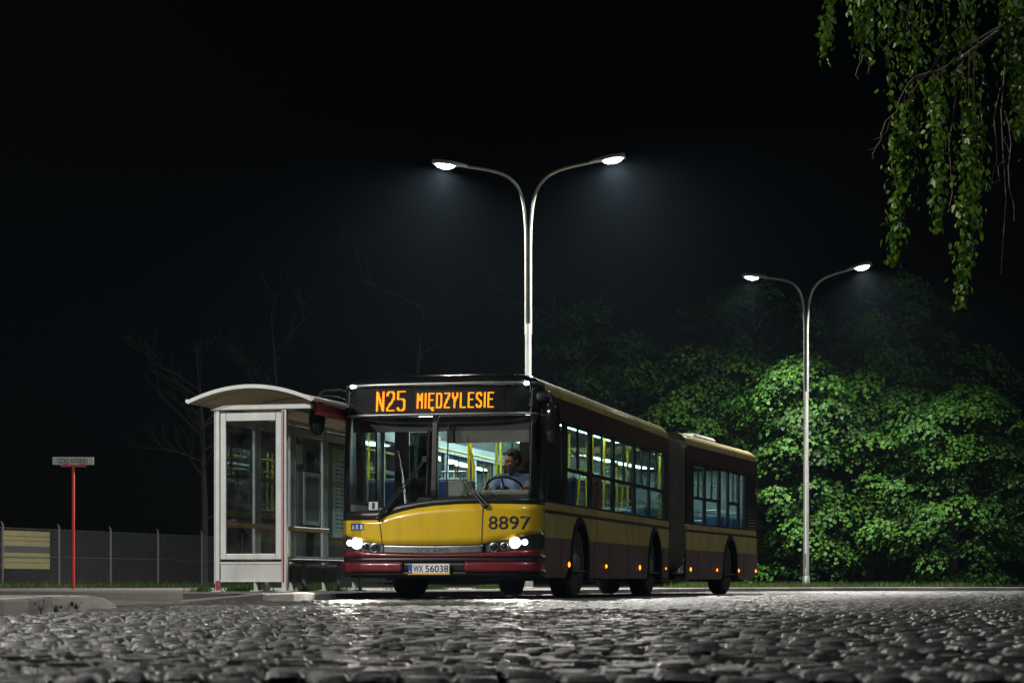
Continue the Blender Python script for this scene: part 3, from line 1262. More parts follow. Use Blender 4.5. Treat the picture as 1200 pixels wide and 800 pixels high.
# ---- roofs: plan outline drawn inwards and up
def roof(ua, ub, nose, tail, T, name):
    out = []
    if nose:
        for k in range(0, 25):
            a = -math.pi / 2 + math.pi * k / 24
            v = math.copysign(W * abs(math.sin(a)) ** (2 / NN), a)
            u = DN * (1 - abs(math.cos(a)) ** (2 / NN))
            out.append((v, u + .135, 1 - max(0, (abs(a) - 1.0)) / (math.pi / 2 - 1.0) if abs(a) > 1.0 else 1.0))
    else:
        out += [(-W, ua, 0), (W, ua, 0)]
    if tail:
        for k in range(0, 17):
            a = math.pi / 2 - math.pi * k / 16
            v = math.copysign(W * abs(math.sin(a)) ** (2 / 5), a)
            u = ub - .25 + .25 * abs(math.cos(a)) ** (2 / 5)
            out.append((v, u, 0))
    else:
        out += [(W, ub, 0), (-W, ub, 0)]
    n = len(out)
    uc0, uc1 = ua + .6, ub - .6
    mb = MB()
    rings = 7
    for k in range(rings + 1):
        q = math.pi / 2 * k / rings
        ins = .26 * (1 - math.cos(q))
        for (v, u, fz) in out:
            zb = 2.575 + .125 * fz
            vv = v * (W - ins) / W
            uu = u
            if nose and u < .9:
                uu = u + ins * max(0, 1 - u / .9)
            if tail and u > ub - .6:
                uu = u - ins * max(0, (u - ub + .6) / .6)
            mb.v.append((vv, uu, zb + (2.80 - zb) * math.sin(q)))
    for k in range(rings):
        for i in range(n):
            j = (i + 1) % n
            if not nose and i in (0,):
                continue
            if not tail and i == n - 2:
                continue
            mb.f.append((k * n + i, k * n + j, (k + 1) * n + j, (k + 1) * n + i))
    top = [rings * n + i for i in range(n)]
    cv = len(mb.v)
    mb.v.append((0, (ua + ub) / 2, 2.825))
    for i in range(n):
        mb.f.append((top[i], top[(i + 1) % n], cv))
    if nose:
        cap = MB()
        cap.v = list(mb.v)
        cap.f = [f_ for f_ in mb.f if sum(mb.v[i][1] for i in f_) / len(f_) < .62 and len(f_) == 4]
        ks = set(cap.f)
        mb.f = [f_ for f_ in mb.f if f_ not in ks]
        cap.build('roof_front', M['blackgloss'], bus, T=T, smooth=50)
    return mb.build(name, M['ydim'], bus, T=T, smooth=50)


roof(.0, 9.95, True, False, None, 'roof')
roof(11.68, 17.94, False, True, TB, 'roof')
MB().box(-1.2, 1.2, 17.52, 17.54, .4, 2.4).build('rear_bulkhead', M['cream'], bus, T=TB)
MB().cbox(-.85, .85, 14.3, 16.0, 2.80, 2.94, .05).build('roof_unit', M['alu'], bus, T=TB)
MB().cbox(-.5, .5, 3.2, 4.6, 2.80, 2.88, .04).build('roof_hatch', M['alu'], bus)
# rear end
rr_ = MB()
cols = []
for k in range(0, 17):
    a = math.pi / 2 - math.pi * k / 16
    cols.append((math.copysign(W * abs(math.sin(a)) ** (2 / 5), a), 17.69 + .25 * abs(math.cos(a)) ** (2 / 5)))
cols = [(W, 17.72)] + cols + [(-W, 17.72)]
for i, (v, u) in enumerate(cols):
    rr_.v += [(v, u, .40), (v, u, 1.2), (v, u, 2.575)]
for i in range(len(cols) - 1):
    rr_.f += [(i * 3, (i + 1) * 3, (i + 1) * 3 + 1, i * 3 + 1), (i * 3 + 1, (i + 1) * 3 + 1, (i + 1) * 3 + 2, i * 3 + 2)]
rr_.build('rear_panel', M['maroon'], bus, T=TB, smooth=50, solid=.02)

# ---- bellows: folded rubber between the two sections
bl = MB()
NB = 26
outl = []
for k in range(40):
    a = 2 * math.pi * k / 40
    cx, sx = math.cos(a), math.sin(a)
    outl.append((math.copysign(abs(cx) ** .28, cx), math.copysign(abs(sx) ** .28, sx)))
for i in range(NB + 1):
    t = i / NB
    u = 9.93 + (11.70 - 9.93) * t
    k = .0 if i % 2 else .045
    for (a, b) in outl:
        v = a * (1.262 - k)
        z = 1.53 + b * (1.20 - k)
        ph = PHI * t
        cc, ss = math.cos(ph), math.sin(ph)
        uu = u - UA
        bl.v.append((v * cc + uu * ss * t, UA - v * ss + uu * cc, z))
for i in range(NB):
    for k in range(40):
        bl.f.append((i * 40 + k, i * 40 + (k + 1) % 40, (i + 1) * 40 + (k + 1) % 40, (i + 1) * 40 + k))
bl.build('bellows', M['bellow'], bus)

# ---- wheels
def wheel(v, u, T, steer=0.0, dual=False):
    sd = 1 if v > 0 else -1
    c = Vector(T((v, u, .478))) if T else Vector((v, u, .478))
    ang = (-(PHI) if T else 0.0) + steer
    Mx = Matrix.Translation(c) @ Matrix.Rotation(ang, 4, 'Z') @ Matrix.Rotation(R(90) * sd, 4, 'Y')
    wd = .14
    prof = [(.30, -wd), (.44, -wd), (.468, -wd + .03), (.478, -wd + .06)]
    for k in range(4):
        z = -wd + .07 + k * .045
        prof += [(.478, z), (.478, z + .028), (.468, z + .03), (.468, z + .041)]
    prof += [(.478, wd - .05), (.468, wd - .025), (.44, wd), (.36, wd + .006), (.30, wd - .01)]
    w = MB().lathe(prof, 40, Mx).build('wheel', M['rubber'], bus, smooth=30)
    r = MB().lathe([(.295, -.10), (.295, wd - .012), (.275, wd - .016), (.25, wd - .07 if not dual else wd - .13), (.15, wd - .03 if not dual else wd - .15), (.11, wd + .02 if not dual else wd - .05), (.09, wd + .03 if not dual else wd - .03), (.001, wd + .032 if not dual else wd - .03)], 28, Mx).build('rim', M['rim'], w, smooth=35)
    mb = MB()
    for k in range(10):
        a = 2 * math.pi * k / 10
        mb.lathe([(.016, wd - .06 if not dual else wd - .15), (.016, wd + .0 if not dual else wd - .11), (.001, wd + .004)], 6, Mx @ Matrix.Translation((.19 * math.cos(a), .19 * math.sin(a), 0)))
    mb.build('wheel_nuts', M['steel'], w)


for sd in (1, -1):
    wheel(sd * 1.08, 2.78, None, R(-3))
    wheel(sd * 1.06, 8.62, None)
    wheel(sd * 1.06, 15.27, TB, dual=True)
# amber side markers
for u, z, sz, T in ((2.03, .445, 1, None), (4.56, .44, .8, None), (7.24, .44, 1.1, None), (9.62, .44, .5, None), (11.95, .44, 1, TB), (14.07, .44, .8, TB), (15.98, .44, .9, TB), (17.6, .44, .9, TB)):
    mk = MB().ellipsoid((W + .012, u, z), (.014, .045 * sz, .035 * sz), 10, 6).build('side_marker', M['lamp_amber'], bus, T=T, smooth=60)
    MB().box(W - .002, W + .008, u - .07, u + .07, z - .045, z + .045).build('marker_base', M['black'], mk, T=T)

# ---- underbody and interior
MB().box(-1.0, 1.0, .45, 2.0, .27, .355).box(-.62, .62, 2.0, 9.9, .25, .355).box(-1.0, 1.0, 3.55, 7.9, .26, .355).build('chassis', M['black'], bus)
MB().box(-.62, .62, 11.7, 17.6, .25, .355).box(-1.0, 1.0, 12.0, 14.5, .26, .355).box(-1.05, 1.05, 16.0, 17.5, .30, .9).build('chassis', M['black'], bus, T=TB)
for (ua, ub, T) in ((.5, 9.93, None), (11.7, 17.6, TB)):
    MB().box(-1.24, 1.24, ua, ub, .356, .376).build('floor', M['floor'], bus, T=T)
    cl = MB()
    for (va, za, vb, zb) in ((-1.235, 2.26, -.95, 2.44), (-.95, 2.44, .95, 2.46), (.95, 2.46, 1.235, 2.26)):
        cl.add([(va, ua, za), (vb, ua, zb), (vb, ub, zb), (va, ub, za)], [(0, 1, 2, 3)])
    ce = cl.build('ceiling', M['cream'], bus, T=T)
    for sd in (1, -1):
        strip(ua, ub, .376, 1.20, ARB if T else ARA, sd, -.05).build('wall_lining', M['cream'], bus, T=T)
        for k in range(int((ub - ua) / 1.3)):
            a = ua + 1.9 + k * 1.3 if not T else ua + .3 + k * 1.3
            if a + 1.1 < ub:
                MB().box(min(sd * .62, sd * .86), max(sd * .62, sd * .86), a, a + 1.1, 2.436, 2.442).build('ceiling_light', M['lamp_in'], ce, T=T)


def bus_seat(v, u, T, face=1, z=.62):
    s_ = MB()
    s_.cbox(v - .21, v + .21, u - .20, u + .20, z - .05, z, .02)
    s_.cbox(v - .21, v + .21, u + face * .20 - .03, u + face * .20 + .03, z, z + .62, .02)
    s_.box(v - .03, v + .03, u - .03, u + .03, .376, z - .05)
    S = s_.build('seat', M['seatshell'], bus, T=T)
    c = MB()
    c.cbox(v - .19, v + .19, u - .18, u + .18, z + .003, z + .05, .02)
    c.cbox(v - .19, v + .19, min(u + face * .12, u + face * .165), max(u + face * .12, u + face * .165), z + .08, z + .58, .015)
    c.build('seat_cushion', M['seat'], S, T=T)
    MB().tube([T(q) if T else q for q in ((v - .17, u + face * .2, z + .60), (v - .17, u + face * .2, z + .70), (v + .17, u + face * .2, z + .70), (v + .17, u + face * .2, z + .60))], .014, 6).build('seat_handle', M['steel'], S)


for u in (2.75, 3.9, 6.6, 7.4, 8.3, 9.2):
    for v in (-.98, -.52, .52, .98):
        if (u in (3.9,) and v > 0) or (v < 0 and u in (6.6, 3.9)):
            continue
        bus_seat(v, u, None, 1, 1.02 if u < 3 else (.62 if u < 7.9 else .80))
for u in (12.6, 13.5, 14.9, 15.9, 16.8):
    for v in (-.98, -.52, .52, .98):
        if v < 0 and u < 13.9:
            continue
        bus_seat(v, u, TB, 1, .62 if u < 14 else .85)
# light panels of the far wall: cove above the windows, posts between them
for (ua, ub, T, wins) in ((1.95, 9.9, None, WIN_A), (11.75, 17.5, TB, WIN_B)):
    MB().box(-1.235, -1.20, ua, ub, 2.10, 2.27).build('cove_panel', M['cream'], bus, T=T)
    prev = ua
    for (a, b, _) in wins:
        MB().box(-1.237, -1.215, prev, a, 1.2, 2.10).build('wall_post', M['cream'], bus, T=T)
        prev = b
for (va, vb, u) in ((-.62, -.47, 1.93), (-1.05, -.86, 1.88)):
    MB().cbox(va, vb, u, u + .06, .376, 2.35, .01).build('door_post', M['dash'], bus)
MB().box(-.86, -.62, 1.95, 1.96, .5, 2.2).build('screen_panel', M['tint'], bus)
# yellow poles and rails
for (v, u, T) in ((.45, 2.35, None), (.95, 2.75, None), (-.35, 3.1, None), (.75, 4.25, None), (-.30, 4.5, None), (.85, 5.75, None), (.40, 6.2, None), (-.6, 6.0, None), (.75, 7.15, None), (.3, 8.0, None), (.78, 8.95, None), (-.3, 8.8, None), (.6, 12.5, TB), (-.3, 13.0, TB), (.7, 13.9, TB), (.3, 15.3, TB)):
    MB().tube([T(q) if T else q for q in ((v, u, .378), (v, u, 2.44))], .018, 8).build('hand_pole', M['poley'], bus)
for v, T, ua, ub in ((.72, None, 2.2, 9.4), (-.72, None, 2.2, 9.4), (.72, TB, 12, 17), (-.72, TB, 12, 17)):
    MB().tube([T(q) if T else q for q in ((v, ua, 2.05), (v, ub, 2.05))], .016, 8).build('hand_rail', M['poley'], bus)
for k, (v, u) in enumerate(((1.0, 2.5), (.95, 4.15), (.92, 7.6), (.9, 8.7), (.85, 5.5))):
    MB().tube([(v - .05, u - .25, 2.05), (v, u - .05, 1.98), (v + .02, u + .1, 1.80), (v, u + .12, 1.45), (v - .05, u + .1, 1.05)], .016, 8).build('grab_bar', M['poley'], bus, smooth=60)
# hanging strap loops, info boards, ticket machine
for u in (2.3, 3.0, 5.5, 7.3):
    MB().tube([(.72 + .055 * math.sin(a), u, 1.93 - .07 * math.cos(a) - .02) for a in np.linspace(0, 2 * math.pi, 14)] + [(.72, u, 2.04)], .009, 6).build('strap', M['white'], bus, smooth=60)
ad = MB().box(1.12, 1.14, 4.42, 5.00, 1.225, 1.74).build('red_board', M['adred'], bus)
MB().box(1.12, 1.14, 4.02, 4.40, 1.225, 1.72).build('yellow_board', M['poley'], bus)
mb = MB()
for k in range(9):
    z = 1.28 + k * .045
    mb.box(1.1405, 1.1425, 4.72 + .03 * (k % 3), 4.93 - .04 * (k % 2), z, z + .022)
mb.build('board_lettering', M['white'], ad)
MB().cbox(-.40, -.26, 2.6, 2.74, 1.25, 1.55, .02).build('ticket_validator', M['seatshell'], bus)
nbd = MB().box(-.83, -.73, 2.30, 2.315, 1.62, 2.18).build('notice_board', M['white'], bus)
for z0, z1, mm in ((2.02, 2.15, 'blue'), (1.86, 1.98, 'blue'), (1.64, 1.80, 'green')):
    MB().box(-.82, -.74, 2.294, 2.299, z0, z1).build('notice', M[mm], nbd)
# cab: dash, blind, partition, wheel, ticket printer
MB().cbox(-.35, 1.16, .42, .86, .40, 1.28, .04).build('dashboard', M['dash'], bus)
MB().cbox(.28, 1.12, .50, .74, 1.283, 1.37, .03).build('instrument_cowl', M['ivory'], bus)
MB().cbox(.02, .34, .62, .80, 1.283, 1.50, .02).build('ticket_printer', M['ivory'], bus)
MB().cbox(-1.18, -.40, .44, .66, .40, 1.10, .04).build('dashboard', M['dash'], bus)
MB().box(.08, 1.14, .34, .352, 1.95, 2.10).build('sun_blind', pm('blind_cloth', (.16, .155, .13), .8), bus)
MB().box(-1.15, 1.15, .36, .38, 2.10, 2.285).build('header_panel', M['dash'], bus)
pa = MB().box(.26, 1.18, 2.02, 2.05, .376, 1.25).box(.62, 1.18, 2.02, 2.05, 1.25, 2.20).build('cab_partition', M['dash'], bus)
MB().box(.28, .60, 2.03, 2.036, 1.25, 2.20).build('partition_pane', M['glass'], pa)
MB().box(.22, .25, .9, 2.02, .376, 1.28).build('cab_door', M['dash'], bus)
MB().tube([(.24, .92, 1.32), (.24, 1.3, 1.36), (.24, 2.0, 1.36)], .018, 8).build('cab_rail', M['steel'], bus)
MB().tube([(.16, 1.1, 2.3), (.19, 1.05, 2.0), (.25, 1.02, 1.7), (.25, 1.02, 1.35)], .020, 8).build('grab_bar', M['poley'], bus, smooth=60)
MB().tube([(-.9, 1.95, .38), (-.9, 1.95, 2.42)], .02, 8).build('hand_pole', M['poley'], bus)
MB().tube([(-.55, .75, 1.05), (-.62, .8, 1.5), (-.75, 1.0, 1.9)], .016, 8).build('grab_bar', M['steel'], bus, smooth=60)
# cab floor and seat
MB().box(.26, 1.2, .86, 2.02, .377, .55).build('cab_floor', M['dash'], bus)
cs = MB().cbox(.42, .92, 1.28, 1.72, .86, .98, .04).cbox(.44, .90, 1.70, 1.84, .96, 1.62, .05).cbox(.54, .80, 1.73, 1.83, 1.62, 1.82, .04).box(.55, .79, 1.4, 1.6, .55, .86).build('driver_seat', M['dash'], bus, bevel=.01)
MB().cbox(.20, .44, .92, 1.06, 2.235, 2.26, .006).build('cab_fill', emat('cab_fill_glow', (1.0, .84, .68), 24), bus)  # small lamp added in the cab to brighten the driver's face
# steering wheel
swc, swt = Vector((.67, 1.0, 1.40)), R(-38)
SWM = Matrix.Translation(swc) @ Matrix.Rotation(swt, 4, 'X')
pts = [SWM @ Vector((.235 * math.cos(a), .235 * math.sin(a), 0)) for a in np.linspace(0, 2 * math.pi, 33)]
sw = MB().tube(pts, .016, 8, cap=False)
for a in (R(20), R(160), R(270)):
    sw.tube([SWM @ Vector((.03 * math.cos(a), .03 * math.sin(a), -.02)), SWM @ Vector((.23 * math.cos(a), .23 * math.sin(a), 0))], .013, 6)
sw.lathe([(.06, -.04), (.06, 0), (.05, .01), (.001, .012)], 14, SWM)
sw.tube([SWM @ Vector((0, 0, -.03)), (.67, .85, 1.18)], .03, 8)
sw.build('steering_wheel', M['black'], bus, smooth=50)


# ------------------------------------------------------------------ driver
def remeshed(mb, voxel, name, m, parent, smooth_it=4):
    """joins overlapping shapes into one continuous skin"""
    me = bpy.data.meshes.new(name)
    me.from_pydata(mb.v, [], mb.f)
    o = bpy.data.objects.new(name, me)
    COL.objects.link(o)
    r = o.modifiers.new('r', 'REMESH')
    r.mode = 'VOXEL'
    r.voxel_size = voxel
    sm = o.modifiers.new('s', 'SMOOTH')
    sm.iterations = smooth_it
    sm.factor = .5
    dg = bpy.context.evaluated_depsgraph_get()
    me2 = bpy.data.meshes.new_from_object(o.evaluated_get(dg))
    bpy.data.objects.remove(o, do_unlink=True)
    me2.name = name
    me2.shade_smooth()
    me2.materials.clear()
    me2.materials.append(m)
    o = bpy.data.objects.new(name, me2)
    COL.objects.link(o)
    o.parent = parent
    return o


BASE = Vector((.67, 1.50, .55))
bus_m = Matrix.Translation((X0, Y0, 0)) @ Matrix.Rotation(-TH, 4, 'Z')
person = empty('person', bus_m @ BASE, -TH)
tag(person, 'grey-haired person in a blue shirt seated at the steering wheel inside the bus', 'person')


def pl(x, y, z):
    return Vector((x, y, z)) - BASE


hc = pl(.66, 1.42, 1.775)
HM = Matrix.Translation(hc) @ Matrix.Rotation(R(-42), 4, 'Z') @ Matrix.Rotation(R(10), 4, 'X') @ Matrix.Scale(1.12, 4)
H3 = HM.to_3x3()


def hp(x, y, z):
    return HM @ Vector((x, y, z))


def limb_set(grow=0.0, part='all'):
    b = MB()
    g_ = grow
    sh = {1: pl(.88, 1.50, 1.53), -1: pl(.46, 1.50, 1.53)}
    if part in ('all', 'shirt'):
        b.ellipsoid(pl(.67, 1.50, 1.16), (.18 + g_, .13 + g_, .16 + g_), M=None)
        b.ellipsoid(pl(.67, 1.50, 1.32), (.19 + g_, .125 + g_, .18 + g_))
        b.ellipsoid(pl(.67, 1.50, 1.45), (.205 + g_, .115 + g_, .14 + g_))
        b.capsule(sh[-1], sh[1], .075 + g_, .075 + g_)
        b.capsule(pl(.67, 1.50, 1.52), pl(.67, 1.48, 1.60), .08 + g_, .062 + g_)
    for sd in (-1, 1):
        el = pl(.67 + sd * .30, 1.30, 1.29)
        wr = pl(.67 + sd * .255, 1.095, 1.425)
        if part in ('all', 'shirt'):
            b.capsule(sh[sd], el, .062 + g_, .048 + g_)
            mid = el.lerp(wr, .45)
            b.capsule(el, mid if part == 'shirt' else wr, .047 + g_, (.042 if part == 'shirt' else .028) + g_)
        if part == 'all':
            # hand closed on the rim: palm, four fingers over it, thumb inside
            rim = SWM @ Vector((sd * .235, 0, 0)) - BASE
            ax = (SWM.to_3x3() @ Vector((0, 1, 0))).normalized()
            up = (SWM.to_3x3() @ Vector((0, 0, 1))).normalized()
            out = Vector((sd, 0, 0))
            palm = rim + up * .030 + ax * .045 - out * .0
            b.capsule(wr, palm, .027, .030)
            b.capsule(palm, rim + up * .032 - ax * .015, .030, .024)
            for k, ln in enumerate((.92, 1.0, .95, .78)):
                c = rim + ax * (.028 - k * .022)
                p0 = c + up * .030 - out * .002
                p1 = c + up * .020 + out * .030 * ln
                p2 = c - up * .008 + out * .032 * ln
                p3 = c - up * .028 + out * .012 * ln
                b.capsule(p0, p1, .010, .0095, 8)
                b.capsule(p1, p2, .0095, .009, 8)
                b.capsule(p2, p3, .009, .008, 8)
            t0 = palm - out * .018
            t1 = rim - out * .030 + up * .012 + ax * .01
            t2 = rim - out * .026 - up * .012 - ax * .012
            b.capsule(t0, t1, .012, .011, 8)
            b.capsule(t1, t2, .011, .009, 8)
        if part in ('all', 'trousers'):
            hip = pl(.67 + sd * .10, 1.50, 1.07)
            kn = pl(.67 + sd * .15, 1.06, 1.08)
            an = pl(.67 + sd * .13, .99, .66)
            b.capsule(hip, kn, .085 + g_, .062 + g_)
            b.capsule(kn, an, .058 + g_, .042 + g_)
            if part == 'all':
                b.capsule(an - Vector((0, 0, .05)), an + Vector((0, -.15, -.07)), .045, .036)
    if part == 'trousers':
        b.ellipsoid(pl(.67, 1.50, 1.07), (.185 + g_, .14 + g_, .11 + g_))
    if part == 'all':
        b.capsule(pl(.67, 1.485, 1.56), hc + Vector((0, .03, -.06)), .058, .055)
        # head: skull, jaw, brow, nose, chin, ears, cheeks
        b.ellipsoid(hp(0, .015, .035), (.078, .098, .098), M=H3)
        b.ellipsoid(hp(0, -.020, -.045), (.062, .072, .080), M=H3)
        b.ellipsoid(hp(0, -.062, -.108), (.030, .024, .022), M=H3)
        b.ellipsoid(hp(0, -.080, .022), (.052, .014, .012), M=H3)
        b.capsule(hp(0, -.086, .012), hp(0, -.112, -.032), .010, .016)
        b.ellipsoid(hp(.014, -.096, -.036), (.010, .012, .009), M=H3)
        b.ellipsoid(hp(-.014, -.096, -.036), (.010, .012, .009), M=H3)
        b.ellipsoid(hp(0, -.084, -.068), (.026, .012, .012), M=H3)
        for sd in (-1, 1):
            b.ellipsoid(hp(sd * .044, -.064, -.030), (.022, .020, .024), M=H3)
            b.ellipsoid(hp(sd * .082, .012, -.012), (.010, .020, .034), M=H3)
    return b


body = remeshed(limb_set(0, 'all'), .0065, 'body', M['skin'], person, 3)
remeshed(limb_set(.012, 'shirt'), .010, 'shirt', M['shirt'], person, 5)
remeshed(limb_set(.012, 'trousers'), .010, 'trousers', M['trousers'], person, 5)
hb = MB()
hb.ellipsoid(hp(0, .030, .056), (.087, .096, .089), M=H3)
hb.ellipsoid(hp(0, .062, .010), (.080, .070, .085), M=H3)
for sd in (-1, 1):
    hb.ellipsoid(hp(sd * .074, .028, .022), (.016, .050, .050), M=H3)
    hb.ellipsoid(hp(sd * .036, -.046, .092), (.042, .034, .026), M=H3)
remeshed(hb, .007, 'hair', M['hair'], person, 2)
for sd in (-1, 1):
    MB().ellipsoid(hp(sd * .031, -.078, .004), (.011, .010, .008), 10, 6, H3).build('eye', M['white'], person, smooth=60)
    MB().ellipsoid(hp(sd * .031 - .002, -.0855, .004), (.0045, .004, .005), 8, 5, H3).build('iris', M['ink'], person, smooth=60)
    MB().capsule(hp(sd * .014, -.092, .024), hp(sd * .050, -.078, .026), .005, .004, 6).build('eyebrow', M['hair'], person)
MB().capsule(hp(-.020, -.093, -.072), hp(.020, -.093, -.072), .004, .004, 6).build('lips', pm('lips', (.36, .12, .10), .5), person)
mb = MB()
mb.tube([pl(.67, 1.485, 1.60) + Vector((.075 * math.cos(a), .07 * math.sin(a) - .0, .02 * math.sin(a))) for a in np.linspace(0, 2 * math.pi, 15)], .016, 6, cap=False)
mb.build('collar', M['shirt'], person, smooth=60)

# ------------------------------------------------------------------ bus shelter (local x towards the bus, y along the kerb)
sh = empty('bus_shelter', (-3.66, 28.4, KZ), -.26)
tag(sh, 'grey framed glass bus shelter with curved cream roof and wooden bench beside the bus', 'bus shelter')
SW, SL = .93, 5.2
BAYS = [0, 1.3, 2.6, 3.9, 5.2]


def spost(x, y, h, d=.06, foot=True):
    p = MB().cbox(x, x + d, y, y + d, 0, h, .006).build('post', M['alu'], sh)
    if foot:
        MB().cbox(x - .035, x + d + .035, y - .035, y + d + .035, 0, .018, .005).build('foot_plate', M['alu'], p)
    return p


for yb in BAYS:
    spost(0, yb, 2.28)
pr = spost(SW - .06, 0, 2.28, .065)
MB().box(SW - .046, SW - .026, -.006, -.001, .12, 2.22).build('red_strip', M['redstrip'], pr)
MB().cbox(-.014, -.001, .0, .06, .10, 2.24, .003).build('edge_strip', M['alu'], sh)
MB().box(.008, .052, -.005, -.001, .02, .14).build('red_strip', M['redstrip'], sh)
spost(SW - .06, SL, 2.28)


def glazed(x0, x1, y0, y1, along, top=2.20, panel=True):
    """framed pane with a solid panel below; along = 'x' or 'y'"""
    fw, t = .075, .04

    def bx(mb, a0, a1, z0, z1, off=0, th=t):
        if along == 'x':
            mb.box(a0, a1, y0 + off, y0 + off + th, z0, z1)
        else:
            mb.box(x0 + off, x0 + off + th, a0, a1, z0, z1)
        return mb
    a0, a1 = (x0, x1) if along == 'x' else (y0, y1)
    fr = MB()
    bx(fr, a0, a0 + fw, .40, top)
    bx(fr, a1 - fw, a1, .40, top)
    bx(fr, a0 + fw, a1 - fw, .40, .47)
    bx(fr, a0 + fw, a1 - fw, top - .10, top)
    F = fr.build('pane_frame', M['alu'], sh, bevel=.006)
    bx(MB(), a0 + fw - .01, a1 - fw + .01, .465, top - .095, .016, .008).build('glass_pane', M['sglass'], F)
    if panel:
        P = bx(MB(), a0, a1, .135, .365, .008, .024).build('lower_panel', M['alupanel'], sh, bevel=.004)
        bx(MB(), a0, a1, .125, .150, 0, t).build('panel_rail', M['alu'], P)
        bx(MB(), a0, a1, .345, .370, 0, t).build('panel_rail', M['alu'], P)
    return F


glazed(.065, SW - .065, .01, .05, 'x')
for ya, yb in zip(BAYS[:-1], BAYS[1:]):
    glazed(.012, .052, ya + .062, yb - .002, 'y')
glazed(.065, SW - .065, SL + .01, SL + .05, 'x')
# beams
MB().cbox(-.06, 1.26, -.02, .06, 2.235, 2.295, .006).build('beam', M['alu'], sh)
MB().cbox(-.05, .06, .062, SL + .1, 2.235, 2.29, .006).build('beam', M['alu'], sh)
MB().cbox(SW - .06, SW + .005, .062, SL + .1, 2.235, 2.29, .006).build('beam', M['alu'], sh)
MB().cbox(-.06, 1.25, SL, SL + .06, 2.292, 2.34, .006).build('beam', M['alu'], sh)


def rz_(x):
    k = (x - .545) / .80
    return 2.335 + .175 * (1 - k * k)


def arch(x0, x1, y0, y1, dz0, dz1, n=22):
    mb = MB()
    for i in range(n + 1):
        x = x0 + (x1 - x0) * i / n
        z = rz_(x)
        mb.v += [(x, y0, z + dz0), (x, y1, z + dz0), (x, y1, z + dz1), (x, y0, z + dz1)]
    for i in range(n):
        for k in range(4):
            mb.f.append((i * 4 + k, i * 4 + (k + 1) % 4, (i + 1) * 4 + (k + 1) % 4, (i + 1) * 4 + k))
    mb.f += [(0, 1, 2, 3), (n * 4 + 3, n * 4 + 2, n * 4 + 1, n * 4)]
    return mb


roof_s = arch(-.245, 1.33, -.22, SL + .25, -.012, 0).build('roof', M['roofsheet'], sh, smooth=40)
for y0 in (-.245, SL + .252):
    arch(-.265, 1.35, y0, y0 + .022, -.030, .016).build('roof_edge', M['alu'], roof_s, smooth=40)
for yb in (.0, 1.3, 2.6, 3.9, 5.2):
    arch(-.22, 1.31, yb + .07, yb + .11, -.045, -.014).build('roof_rib', M['alu'], roof_s, smooth=40)
for x0 in (-.295, 1.33):
    MB().cbox(x0, x0 + .05, -.24, SL + .27, 2.315, 2.36, .006).build('gutter', M['alu'], roof_s)
MB().cbox(1.26, 1.29, .1, SL + .2, 2.17, 2.31, .005).build('fascia', M['redstrip'], sh)
# rail and bench along the back
MB().cbox(.085, .125, .10, 3.88, .805, .865, .008).build('wooden_rail', M['wood'], sh)
be = MB().cbox(.12, .46, .75, 4.9, .395, .425, .008).build('bench_seat', M['wood'], sh)
for yb in (1.0, 2.4, 3.8, 4.7):
    lg = MB().cbox(.26, .31, yb, yb + .05, .0, .37, .005).box(.12, .44, yb + .002, yb + .048, .365, .395)
    lg.box(.22, .35, yb - .04, yb + .09, 0, .015)
    lg.build('bench_leg', M['alu'], be)
# timetable case in the last bay, notices
tt = MB().cbox(.07, .11, 4.05, 5.05, .75, 2.0, .008).build('timetable_case', M['alupanel'], sh)
MB().box(.111, .1125, 4.12, 4.98, .82, 1.94).build('timetable_sheet', M['paper'], tt)
mb = MB()
rr0 = random.Random(5)
for k in range(17):
    z = .88 + k * .058
    for c in range(4):
        a = 4.16 + c * .205
        mb.box(.113, .1142, a, a + rr0.uniform(.06, .18), z, z + .018)
mb.build('timetable_print', M['ink'], tt)
nb = MB().cbox(.07, .10, 2.95, 3.55, .90, 1.62, .01).build('notice_board', M['alupanel'], sh)
MB().box(.101, .1025, 3.0, 3.5, .96, 1.56).build('notice_sheet', pm('dim_notice', (.10, .10, .09), .5), nb)
MB().box(.060, .062, 2.86, 2.96, 1.72, 1.98).build('white_sticker', M['white'], sh)

